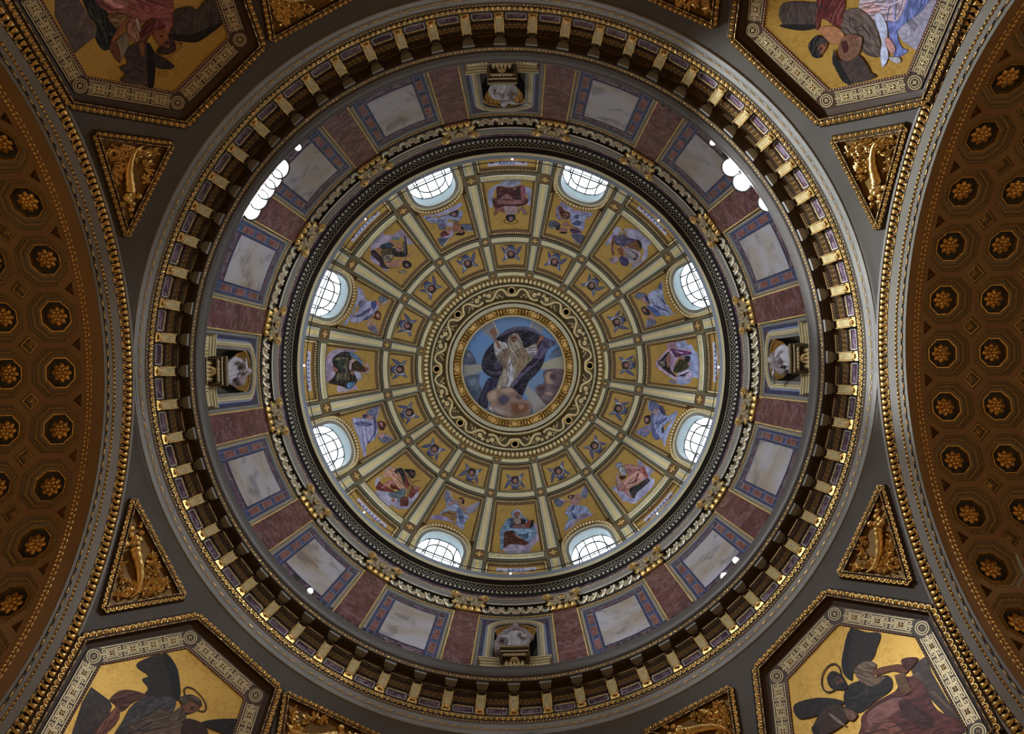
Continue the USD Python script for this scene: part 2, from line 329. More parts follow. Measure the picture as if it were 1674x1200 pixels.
SIDES = {0: 'right', 90: 'bottom', 180: 'left', 270: 'top'}
def place(phi, what):                                                # in words: where on the ring, counted clockwise from the four niches
    q = int(((phi + 1e-6) % 360) // 90) * 90; return f'{what} clockwise after the {SIDES[q]} niche'
NTH = ['first', 'second', 'third', 'fourth', 'fifth', 'sixth', 'seventh', 'eighth', 'ninth', 'tenth', 'eleventh', 'twelfth', 'thirteenth', 'fourteenth', 'fifteenth', 'sixteenth']
# ---------------------------------------------------------------- the paintings' flat shapes: name; colour; outline (tenths of a picture pixel from the panel's corner, laid on the shell below)
SEATNAME = {0: 'right', 45: 'lower right', 90: 'bottom', 135: 'lower left', 180: 'left', 225: 'upper left', 270: 'top', 315: 'upper right'}
SEATED = {0: (1050, 540, 'gold mosaic of a hooded grey figure in lilac mantle and green lap cloth', '''
cloud;.50,.55,.75;545,205 700,170 735,240 800,230 850,330 900,380 920,560 915,780 830,760 780,850 700,890 580,880 560,800 600,600 640,400
cloud;.55,.42,.50;400,230 530,190 550,290 430,300
cloud;.42,.40,.46;430,800 560,830 545,880 460,860
mantle;.62,.52,.66;215,540 250,480 430,290 480,300 560,290 790,310 795,400 700,410 600,440 540,560 500,680 560,740 570,800 520,800 430,750 250,620
hood;.07,.05,.06;250,520 300,470 400,370 450,350 465,430 455,560 470,650 560,760 500,740 300,600
face;.40,.38,.36;265,520 330,500 380,540 360,590 300,590
arm;.50,.33,.28;405,420 440,380 455,470 450,590 400,590
sleeve;.30,.13,.30;470,300 780,350 790,390 640,420 560,450 500,370
fold;.62,.55,.70;520,330 600,330 680,380 560,370
fold;.62,.50,.64;460,560 520,470 600,430 540,540 500,680 465,640
lap_cloth;.13,.13,.06;640,440 740,440 770,560 740,620 640,680 530,690 510,640 560,550
robe;.06,.04,.06;690,430 780,430 770,510 700,500
hand;.6,.42,.42;630,460 690,430 700,470 640,480
foot;.6,.48,.5;745,530 785,520 780,570 750,570
skirt;.62,.56,.70;560,740 620,690 740,640 820,690 780,800 700,830 690,770 600,770
fold;.14,.10,.16;600,745 700,700 760,690 690,750'''),
45: (980, 730, 'gold mosaic of a white bearded figure in pink robe and black skirt', '''
cloud;.52,.53,.68;630,220 690,240 730,300 880,370 890,400 830,470 840,520 900,530 890,620 830,700 740,800 640,880 580,930 480,920 440,880 400,910 370,880 290,770 200,680 280,650 380,740 560,720 700,560 740,450 640,320
robe;.52,.31,.32;390,310 500,290 640,320 720,330 760,410 790,500 820,560 740,520 640,600 480,690 470,760 570,850 480,820 380,730 300,720 280,600 330,560 400,610 480,500 440,420
skirt;.10,.09,.11;490,690 640,610 760,530 825,560 700,680 610,760 570,850 520,800
drapery;.66,.47,.44;390,590 480,500 620,400 700,440 740,510 640,590 480,690 440,680 420,640
fold;.34,.16,.17;460,600 560,570 620,430 640,470 600,580 500,610
sleeve;.48,.17,.12;690,330 730,340 760,400 790,510 720,440
arm;.62,.44,.42;420,310 560,320 690,340 650,370 430,360
sleeve;.55,.42,.46;270,500 310,430 330,560 380,540 370,620 360,720 330,720 280,580
robe;.25,.08,.04;330,480 440,480 390,540 340,530
face;.45,.3,.22;290,320 330,320 335,400 310,390
hood;.42,.45,.55;255,330 290,265 360,260 380,310 330,350 300,360
beard;.55,.58,.65;330,340 400,350 440,430 420,480 380,480 330,430'''),
90: (785, 810, 'gold mosaic of an old bearded figure in blue veil holding a brown book', '''
cloud;.54,.50,.62;270,490 340,520 350,620 330,820 400,900 430,940 620,950 820,930 830,860 960,720 970,610 940,450 870,480 860,560 600,800 330,560
mantle;.33,.45,.60;500,300 560,230 640,230 690,330 760,380 870,500 920,590 860,700 800,790 760,760 560,590 420,580 380,860 330,880 330,680 320,590 380,480 440,380 540,360
skirt;.22,.09,.07;400,600 540,580 600,680 790,750 740,810 600,800 480,800 390,860 385,760
lap_cloth;.42,.54,.68;400,590 520,540 830,550 850,640 780,750 700,710 590,650 540,580 430,580
fold;.14,.22,.34;560,600 620,640 760,620 790,590 780,700 700,690 600,640
robe;.12,.08,.10;540,380 680,370 740,400 720,480 540,510
drapery;.42,.30,.32;530,500 720,470 780,530 550,535
fold;.12,.18,.30;480,380 540,370 520,520 480,520 500,440
beard;.50,.42,.40;550,330 600,380 640,310 665,340 660,460 610,470 555,460
face;.42,.25,.2;570,270 640,270 640,320 600,360 565,330
hood;.55,.58,.66;520,300 560,235 610,225 670,260 690,340 640,270 570,265 540,340 500,330
book;.40,.18,.11;720,490 800,390 870,420 820,540 750,520
book;.08,.07,.09;800,540 840,400 880,400 870,500'''),
135: (590, 735, 'gold mosaic of a dark haired figure in red robe with a curling scroll', '''
cloud;.54,.52,.64;490,280 380,360 370,430 240,480 240,600 280,660 220,700 260,750 440,930 500,910 600,970 720,970 800,950 870,850 950,720 900,700 700,800 420,640 300,480 500,400
robe;.34,.13,.12;300,520 360,450 480,450 560,600 660,720 750,720 820,800 920,690 960,640 930,600 800,560 690,330 560,310 460,420 380,440 270,560 260,650 420,690 560,690
fold;.58,.36,.34;340,600 480,500 560,560 420,600 340,640
mantle;.62,.44,.36;390,370 500,300 610,290 640,300 600,380 700,560 760,640 740,720 590,600 480,450 380,450
shawl;.10,.09,.10;540,360 620,300 690,320 720,440 700,560 640,480 590,400
robe;.28,.07,.06;490,560 560,600 620,640 560,650 490,630
skirt;.25,.31,.35;440,710 560,690 680,640 740,700 660,830 600,860 590,800 480,770
robe;.25,.10,.09;660,780 760,770 780,860 760,920 650,920 640,850
foot;.5,.32,.28;500,800 550,790 550,860 500,850
hair;.06,.04,.05;700,330 780,320 880,340 890,420 850,470 800,450 770,400
face;.38,.24,.2;800,350 850,350 870,410 830,430
sleeve;.60,.40,.40;700,350 740,390 830,520 800,510
scroll;.47,.36,.19;750,730 760,640 830,540 900,500 1060,520 930,510 850,560 820,640 770,760
arm;.55,.35,.32;860,590 970,610 980,640 880,650
arm;.60,.42,.34;590,380 640,400 700,560 740,640 660,540'''),
180: (510, 545, 'gold mosaic of a brown bearded figure in white hood and dark green robe', '''
cloud;.54,.47,.58;220,430 290,310 400,260 530,250 700,260 720,300 480,320 350,400 370,540 380,720 280,780 220,760
cloud;.62,.54,.64;420,860 600,900 700,840 750,910 650,930 440,970
robe;.08,.05,.06;335,410 480,310 620,310 640,380 700,620 740,780 610,910 480,860 270,810 350,720 390,640 360,560
lap_cloth;.31,.28,.20;390,400 580,400 610,500 600,600 620,760 480,760 400,780 400,660 560,640 440,540
fold;.06,.10,.09;380,440 520,460 500,540 560,620 430,580 380,500
fold;.07,.10,.10;460,440 570,430 520,520 540,580
arm;.47,.29,.22;350,540 430,600 380,640 350,590
sleeve;.62,.54,.58;620,440 690,420 710,440 650,500 640,600 610,580
veil;.30,.42,.58;620,310 700,330 800,420 830,500 800,510 720,430 640,380
beard;.17,.11,.06;660,500 740,450 860,560 880,630 760,620 690,590
face;.44,.24,.20;850,560 900,560 920,600 880,620
hood;.64,.54,.64;820,490 900,500 940,560 930,610 900,640 830,660 690,610 680,600 800,640 890,620 920,580 890,530
sleeve;.57,.57,.68;690,620 800,660 810,730 760,780 700,680
arm;.44,.29,.23;620,640 670,600 690,680 650,680
drapery;.24,.40,.57;590,810 700,800 690,840 610,910 570,870'''),
225: (580, 350, 'gold mosaic of a dark haired half dressed figure leaning with raised arm', '''
cloud;.52,.48,.60;450,280 490,340 640,330 760,250 850,340 960,480 900,500 830,470 760,380 560,460 400,540 300,600 420,790 540,900 500,940 400,850 260,760 260,680 270,600 250,520 350,380
robe;.14,.08,.13;260,610 330,590 440,700 520,860 660,880 480,890 410,850 400,790 280,680
drapery;.10,.15,.22;410,520 490,480 590,470 640,520 560,560 440,570
knee;.48,.33,.27;360,570 410,540 450,590 430,640 380,600
tunic;.23,.18,.12;440,590 600,550 650,600 640,700 560,790 480,760 440,680
fold;.47,.44,.40;460,680 560,660 640,680 540,790 480,750
sleeve;.08,.08,.08;610,560 760,600 740,690 640,680
arm;.58,.38,.30;570,440 620,410 640,450 760,490 790,540 740,570 650,520
bowl;.32,.38,.42;620,390 680,370 740,390 700,430 640,420
sleeve;.54,.38,.44;660,570 750,560 770,600 700,620
robe;.07,.05,.07;700,640 820,600 840,520 810,380 830,370 860,660 760,700 660,690
tablet;.26,.26,.30;790,440 830,450 840,640 800,650
torso;.57,.38,.34;500,820 640,760 720,760 700,870 620,870 560,860
arm;.62,.44,.34;700,870 730,760 860,680 960,600 960,640 840,720 780,780 740,860
hair;.08,.05,.06;780,790 840,760 920,800 920,860 860,890 800,870
face;.46,.35,.38;820,820 870,810 880,850 840,860
scroll;.45,.40,.36;700,940 800,910 860,940 810,970 740,970'''),
270: (775, 270, 'gold mosaic of a frontal figure in dark red robe with spread hands and halo', '''
cloud;.50,.52,.66;440,290 580,230 740,250 780,320 960,420 940,660 860,640 880,560 780,320 620,360 380,350 300,560 310,660 250,690 220,440 340,340
robe;.22,.10,.11;375,350 560,370 640,360 790,330 840,390 835,520 890,570 850,640 710,680 480,670 350,720 300,560 370,520
fold;.44,.28,.29;380,620 400,560 560,580 700,560 820,600 720,640 500,640
fold;.36,.23,.24;420,560 530,460 650,570 520,550
fold;.44,.24,.28;760,370 830,350 830,580 780,600
foot;.52,.40,.40;640,380 690,370 680,400 650,410
robe;.08,.05,.06;690,390 740,380 720,560 690,540
torso;.54,.44,.47;480,680 560,670 720,680 700,760 640,830 540,820 500,760
arm;.42,.24,.24;350,710 470,690 500,780 400,750 380,800 320,820 340,760
arm;.44,.32,.35;720,740 800,680 850,770 870,810 810,800 760,730 730,800
halo;.22,.13,.03;600,920 720,920 600,965
hair;.09,.06,.08;530,820 660,810 670,880 620,930 560,920 525,880
face;.44,.34,.36;570,840 630,840 630,900 580,910'''),
315: (970, 345, 'gold mosaic of a grey bearded figure in violet robe reading a brown tablet', '''
cloud;.52,.52,.68;380,260 450,290 400,380 320,430 260,550 190,540 320,350 330,290
cloud;.52,.51,.64;510,300 560,290 720,300 790,380 930,500 920,560 880,580 880,760 640,950 640,880 780,800 820,640 720,480 580,440
robe;.24,.22,.34;490,290 520,400 600,440 700,470 580,540 470,580 350,530 330,400 420,400
tablet;.36,.24,.16;540,560 640,500 710,480 760,570 750,660 600,600
drapery;.52,.48,.54;460,580 600,600 740,660 780,740 700,840 590,850 560,760 500,640
fold;.20,.16,.17;600,640 740,700 700,800 640,780 700,730
book;.40,.22,.16;390,620 470,590 500,670 480,740 420,700
drapery;.55,.48,.42;420,380 480,300 500,380 440,400
sleeve;.36,.23,.21;320,420 350,400 330,560 340,700 310,720 290,600
scroll;.52,.44,.42;490,660 560,780 540,810 500,740
hood;.17,.15,.30;430,760 480,740 570,800 560,890 480,890 430,820
beard;.50,.44,.52;290,790 380,740 420,800 360,850 300,860
face;.46,.36,.39;250,780 300,770 340,820 290,840
robe;.08,.06,.06;700,480 750,480 790,560 770,640 750,560''')}
ANGELS = {22.5: (1015, 630, 'gold mosaic of a lilac gowned angel, wings spread, over the lower right window, right side', '''
cloud;.50,.54,.74;900,480 930,430 870,600 790,760 740,900 720,1000 690,960 700,860 690,780 820,600
gown;.46,.51,.70;500,470 620,400 760,500 900,420 930,440 860,540 760,620 690,680 720,760 700,860 700,940 640,860 560,890 500,780 490,600
fold;.20,.22,.40;500,480 530,470 530,640 600,800 640,870 570,890 510,780
fold;.22,.25,.44;560,600 680,560 760,520 700,600 600,640
wing;.34,.37,.55;460,260 560,270 640,340 600,400 500,430 450,360
wing;.62,.62,.74;450,260 470,270 460,360 510,440 480,450 440,370
arm;.6,.45,.48;520,390 600,400 600,460 560,480
drapery;.16,.13,.25;620,350 680,340 730,470 690,480 640,410
fold;.10,.10,.18;660,700 700,690 700,770 680,780
wing;.40,.42,.62;240,770 340,700 480,640 490,740 400,850 360,830
arm;.52,.42,.5;360,720 470,700 480,740 400,760
hair;.12,.05,.06;390,510 480,490 480,600 420,630 380,590
face;.6,.40,.42;390,540 440,530 450,590 400,600'''),
67.5: (880, 770, 'gold mosaic of an angel with clasped raised hands over the lower right window, bottom side', '''
cloud;.48,.46,.62;540,870 660,800 850,700 900,720 800,760 640,830 520,950
gown;.46,.52,.70;440,680 520,560 640,560 780,580 840,660 860,720 700,700 640,790 560,840 500,930 440,990 430,930 480,800 500,760
fold;.18,.22,.36;540,590 600,570 560,680 640,760 600,800 540,700
cloud;.44,.38,.50;640,790 700,710 800,690 840,730 720,780
wing;.32,.34,.48;250,440 340,440 440,490 400,560 330,590 270,540
wing;.64,.62,.64;300,440 340,435 440,480 420,500
wing;.36,.38,.52;755,235 820,320 770,450 700,410 690,380
wing;.68,.66,.64;750,230 760,240 700,390 680,370
torso;.55,.40,.42;560,470 650,430 690,500 600,560 540,540
arm;.57,.42,.43;400,540 430,490 540,470 620,370 640,400 570,500 460,510
arm;.57,.42,.43;650,420 640,380 740,430 720,460 660,440
hair;.12,.06,.08;480,410 520,390 600,400 560,450 500,450
face;.55,.38,.38;500,400 540,400 540,440 510,440'''),
112.5: (690, 770, 'gold mosaic of an angel with broad white wings over the lower left window, bottom side', '''
cloud;.52,.47,.68;130,780 190,720 330,730 450,790 680,940 640,950 480,840 300,800
gown;.50,.55,.70;380,510 480,480 560,490 620,600 760,720 760,770 700,850 680,940 560,860 560,700 480,650 330,700 290,690 310,660 400,600
fold;.28,.34,.50;580,600 640,640 680,800 640,880 600,760
tunic;.44,.30,.17;330,690 480,650 560,680 570,760 500,810 440,760 340,720
wing;.42,.42,.54;420,300 500,460 480,490 380,480 360,390
wing;.70,.66,.68;420,290 440,300 510,460 490,470
wing;.52,.52,.64;940,490 930,570 840,680 740,690 700,610 760,580
wing;.74,.70,.68;940,485 940,500 780,590 750,580
arm;.58,.40,.40;400,540 500,500 560,460 640,560 740,580 720,620 640,610 560,510 480,560
hair;.14,.07,.06;600,450 650,430 690,480 680,540 640,520
face;.6,.40,.40;600,460 650,460 660,510 620,500'''),
157.5: (545, 645, 'gold mosaic of a red haired lilac angel over the lower left window, left side', '''
cloud;.50,.51,.68;280,440 330,520 450,700 540,1000 500,1020 460,880 400,680
gown;.50,.50,.66;310,390 480,380 560,400 690,420 730,540 710,680 640,760 550,800 530,1000 490,1000 480,800 400,660 340,500
fold;.18,.19,.36;660,400 700,420 690,620 580,800 560,780 660,640
fold;.24,.25,.42;340,470 460,440 640,480 560,520 400,500
wing;.36,.38,.52;740,190 720,380 640,380 540,280
wing;.68,.64,.70;750,190 765,220 720,380 690,390
arm;.6,.45,.48;560,390 620,340 640,380 610,420
sleeve;.18,.16,.30;480,330 560,330 540,380 490,390
wing;.36,.38,.50;760,660 850,650 980,720 830,800 740,720
wing;.66,.62,.68;850,640 980,710 970,720 850,670
arm;.6,.44,.46;740,640 850,640 800,720 750,700
hair;.18,.05,.04;720,450 790,430 860,490 820,580 760,570 730,500
face;.58,.38,.38;750,460 800,460 810,520 770,530'''),
202.5: (545, 445, 'gold mosaic of an angel stooping with raised wing over the upper left window, left side', '''
cloud;.50,.53,.70;400,240 440,280 420,480 340,640 220,850 150,850 260,720 340,560 390,400
gown;.52,.52,.68;400,280 470,290 530,440 640,480 740,560 660,680 480,800 360,830 260,780 320,700 420,600 390,400
fold;.3,.28,.38;420,470 520,480 470,560 420,560
fold;.22,.22,.36;340,710 420,690 560,600 620,600 500,700 400,740
drapery;.16,.22,.46;620,500 700,470 690,580 640,600
drapery;.2,.28,.52;480,780 620,690 640,700 560,770
wing;.34,.38,.46;740,410 830,390 900,450 840,510 760,490
wing;.68,.58,.58;900,440 910,460 850,520 780,550 800,510
arm;.6,.42,.42;700,480 760,500 760,550 700,540
wing;.36,.36,.48;560,900 640,870 700,880 730,990 640,980
wing;.64,.58,.64;630,800 700,870 740,990 710,960 660,860
arm;.6,.46,.48;550,830 640,730 620,800 600,880 550,890
hair;.20,.06,.04;680,650 740,630 780,690 760,780 690,770 640,720 680,720
face;.60,.40,.38;700,680 750,680 760,740 710,740'''),
247.5: (670, 310, 'gold mosaic of an angel unrolling a white scroll over the upper left window, top side', '''
cloud;.50,.50,.68;840,210 850,260 740,340 600,390 420,440 260,430 460,390 640,310
gown;.46,.50,.66;210,430 440,460 620,400 760,440 800,350 860,350 860,430 800,510 710,520 640,480 600,600 560,650 470,640 460,560 330,540 260,490
tunic;.28,.28,.40;450,490 540,500 600,620 540,660 480,640
fold;.55,.55,.68;600,540 700,540 700,600 620,600
robe;.13,.08,.12;640,400 760,340 800,360 770,450 700,440
knee;.5,.36,.38;680,400 740,370 740,430 700,430
arm;.55,.38,.38;580,670 640,640 720,640 700,720 620,720
torso;.45,.27,.22;720,560 780,520 820,600 780,680 720,680
sleeve;.3,.12,.12;500,720 560,670 640,740 520,770
hair;.10,.06,.05;740,720 850,690 900,690 880,740 780,750
hair;.08,.06,.08;830,620 880,600 920,640 860,660
face;.50,.30,.28;790,680 860,650 880,690 820,710
scroll;.57,.57,.70;480,790 640,740 680,660 700,690 720,720 640,790
wing;.28,.30,.40;460,800 640,800 540,920 490,890
wing;.68,.6,.56;640,790 660,800 560,930 530,930
wing;.34,.35,.46;830,570 1000,570 1030,660 920,670 870,620
wing;.68,.6,.55;920,670 1050,670 1040,690 920,690'''),
292.5: (880, 310, 'gold mosaic of a dark winged purple sleeved angel over the upper right window, top side', '''
cloud;.50,.49,.66;360,190 420,220 600,330 880,380 860,420 620,390 460,350 370,270
gown;.46,.49,.66;500,380 620,390 780,400 870,390 860,440 780,480 750,600 740,680 690,650 560,580 510,480
fold;.16,.18,.28;580,450 640,410 660,470 600,470
fold;.2,.22,.34;560,560 640,500 700,560 640,590
drapery;.42,.38,.54;300,280 360,270 340,330 350,430 400,490 300,470
robe;.26,.12,.12;330,290 380,280 430,350 510,380 520,450 440,490 370,430
knee;.5,.33,.3;390,400 450,380 500,420 430,480
arm;.5,.34,.32;390,570 470,510 510,580 690,640 600,620 480,600 410,600
sleeve;.26,.16,.30;520,640 640,640 700,700 620,720 540,700
drapery;.6,.56,.68;490,650 540,720 690,710 680,740 560,740
hair;.12,.06,.05;300,640 340,690 470,690 440,720 360,710
face;.5,.33,.34;350,630 470,640 470,680 370,680
wing;.28,.28,.36;190,510 300,520 360,580 280,620 170,600
wing;.62,.58,.56;170,620 290,610 280,640 180,635
wing;.26,.26,.36;540,740 700,730 760,800 690,900 600,830
wing;.62,.57,.56;540,740 570,790 690,900 670,905 570,830
fold;.08,.07,.09;280,600 360,580 340,650 300,660'''),
337.5: (1015, 440, 'gold mosaic of an angel in blue and white over the upper right window, right side', '''
cloud;.55,.57,.73;680,190 690,380 740,560 900,760 860,740 740,640 650,480 660,300
drapery;.30,.32,.50;600,310 660,210 670,330
gown;.50,.54,.70;440,430 520,350 660,330 660,480 780,600 830,700 790,770 700,760 600,770 500,700 410,600 480,570
fold;.14,.15,.26;650,480 680,490 740,580 700,560
fold;.24,.27,.42;520,590 640,620 760,680 640,660
drapery;.22,.30,.55;420,590 560,640 650,740 580,770 480,680
sleeve;.13,.15,.32;370,430 420,430 470,560 420,520
wing;.36,.38,.50;230,430 280,380 420,410 340,470 260,490
wing;.60,.55,.5;180,440 230,450 320,510 290,500
arm;.58,.42,.46;320,500 380,450 420,530 460,570 360,540
hair;.10,.05,.05;330,650 380,610 470,690 470,750 380,740
face;.55,.36,.36;355,640 400,640 410,690 370,700
wing;.34,.36,.48;410,900 420,830 560,840 560,900 430,960
wing;.62,.58,.62;400,880 440,800 430,900 410,950
arm;.58,.42,.44;440,790 500,730 560,800 540,840 480,810''')}
CHERUB = '''wing;.30,.33,.48;390,550 470,590 530,640 500,720 430,640
wing;.32,.34,.50;770,545 760,600 690,680 640,640 690,580
wing;.26,.28,.44;490,700 480,760 420,830 350,880 380,780 440,690
wing;.30,.32,.50;690,680 740,740 800,860 770,860 700,790
wing;.60,.62,.72;450,600 500,640 520,700 470,690
wing;.60,.62,.72;650,640 700,600 720,700 690,740
wing;.24,.28,.46;490,770 580,800 680,760 660,850 600,880 530,870
wing;.22,.24,.34;470,890 700,880 740,890 600,902
wing;.62,.62,.72;480,760 520,760 590,810 660,760 690,770 600,830
hair;.12,.07,.08;500,720 510,640 560,610 630,610 670,660 660,740 630,770 540,770
face;.50,.34,.32;545,670 630,670 635,730 590,770 550,740'''
MEDALLION = '''light_ray;.46,.46,.50;230,180 370,90 460,260 390,330
light_ray;.47,.48,.54;770,170 820,80 940,160 890,240
light_ray;.52,.52,.50;45,575 260,570 260,640 60,720
light_ray;.58,.56,.50;900,560 1130,470 1160,550 1150,625 890,625
light_ray;.55,.54,.54;720,880 750,800 830,880 960,1010 830,1110
light_ray;.66,.64,.60;366,88 378,86 440,230 425,240
light_ray;.66,.64,.60;806,80 815,84 780,170 772,166
cloud;.25,.27,.36;50,570 60,460 90,410 150,450 190,540 180,570
cloud;.27,.32,.40;60,720 220,680 220,760 260,850 240,930 200,980 120,900
cloud;.33,.27,.30;930,640 1150,630 1130,800 1080,930 960,1010 830,860 860,800 930,770
cloud;.28,.34,.46;980,500 1060,390 1140,400 1150,470
soft_cloud;.62,.50,.43>.33,.27,.30;925,700 970,640 1030,650 1010,720 1060,770 1020,800 950,790
soft_cloud;.22,.17,.20>.33,.27,.30;985,690 1040,660 1075,700 1060,750 1010,740
soft_cloud;.56,.46,.42>.33,.27,.30;920,890 960,860 1020,865 1040,910 990,925
soft_cloud;.22,.16,.18>.33,.27,.30;840,830 900,800 960,810 930,870 870,870
soft_cloud;.36,.42,.52>.27,.32,.40;90,740 180,710 210,760 150,820 110,800
soft_cloud;.20,.24,.32>.27,.32,.40;110,850 180,830 230,900 190,950 130,900
soft_cloud;.36,.38,.46>.25,.27,.36;70,470 100,430 150,470 120,520
mantle;.09,.08,.13;440,260 560,180 700,160 830,200 900,270 1030,320 1040,360 960,420 920,560 860,660 760,760 690,920 640,880 580,830 640,700 460,720 330,700 260,630 250,560 290,440 380,330
mantle;.25,.23,.33;430,280 560,180 700,160 830,195 900,270 800,215 700,200 560,225
mantle;.13,.12,.21;330,720 460,720 400,820 330,900 310,1040 260,1030 210,970 270,820
fold;.24,.22,.32;280,620 360,650 470,640 460,680 340,670
fold;.20,.19,.28;380,560 440,500 470,560 440,620 390,620
mantle;.28,.25,.37;900,270 1030,325 1035,360 960,415 940,470 850,560 700,700 620,790 580,830 560,800 640,700 760,590 870,400 890,340
fold;.08,.07,.11;760,570 830,510 900,520 840,560 800,590
robe;.43,.39,.34;390,340 440,310 540,360 700,400 840,340 860,430 820,490 760,560 640,700 560,810 490,810 400,860 460,700 480,600 410,500 385,420
gown;.64,.63,.70;545,480 580,560 600,680 570,800 500,810 530,620
robe;.52,.48,.42;400,860 470,660 520,640 540,760 490,810
sleeve;.64,.62,.65;380,340 440,320 530,350 500,440 410,470
fold;.36,.30,.26;430,460 530,400 520,600 480,600 440,520
sleeve;.57,.55,.60;700,390 780,400 840,340 850,420 820,480 740,440
beard;.50,.46,.43;530,300 560,260 630,230 690,320 700,360 730,450 740,560 660,560 610,480 560,420 540,360
fold;.40,.33,.26;620,420 720,400 760,500 740,580 660,660 620,560
face;.44,.28,.22;560,270 620,260 630,310 590,330 565,310
arm;.44,.29,.24;340,215 370,180 400,190 410,240 400,280 450,360 440,400 400,330 380,270
finger;.46,.31,.26;345,232 340,205 346,203 354,228
finger;.46,.31,.26;358,226 356,186 363,184 370,224
finger;.46,.31,.26;374,224 378,186 385,188 384,226
finger;.46,.31,.26;388,232 400,200 406,204 398,238
finger;.5,.34,.28;884,285 890,250 896,252 896,284
finger;.5,.34,.28;898,282 908,250 914,253 910,284
finger;.5,.34,.28;911,286 924,262 930,268 920,292
brow;.2,.12,.1;572,282 600,276 602,284 575,292
brow;.2,.12,.1;606,276 626,278 624,286 606,284
mouth;.22,.1,.09;585,312 605,310 604,318 588,320
arm;.47,.30,.26;880,270 920,265 930,300 890,320 860,370 840,360 870,310
cloud;.47,.38,.34;320,890 420,850 540,820 640,880 680,940 760,980 790,1060 760,1130 640,1160 500,1140 330,1060 350,980
soft_cloud;.62,.52,.45>.47,.38,.34;310,890 400,840 430,900 400,980 325,975
soft_cloud;.60,.50,.44>.47,.38,.34;430,850 540,815 620,860 560,890 470,890
soft_cloud;.22,.20,.28>.47,.38,.34;410,940 480,880 570,920 560,990 480,1040 420,1000
soft_cloud;.36,.22,.15>.47,.38,.34;540,980 640,960 770,975 790,1060 740,1130 620,1160 550,1100
soft_cloud;.56,.50,.50>.47,.38,.34;350,1040 430,1020 530,1100 470,1130 380,1090
soft_cloud;.27,.21,.24>.47,.38,.34;600,900 660,900 700,950 640,960
soft_cloud;.52,.40,.33>.36,.22,.15;640,1010 700,1000 720,1050 660,1070
gown;.55,.54,.58;320,1030 370,1040 380,1100 330,1070'''
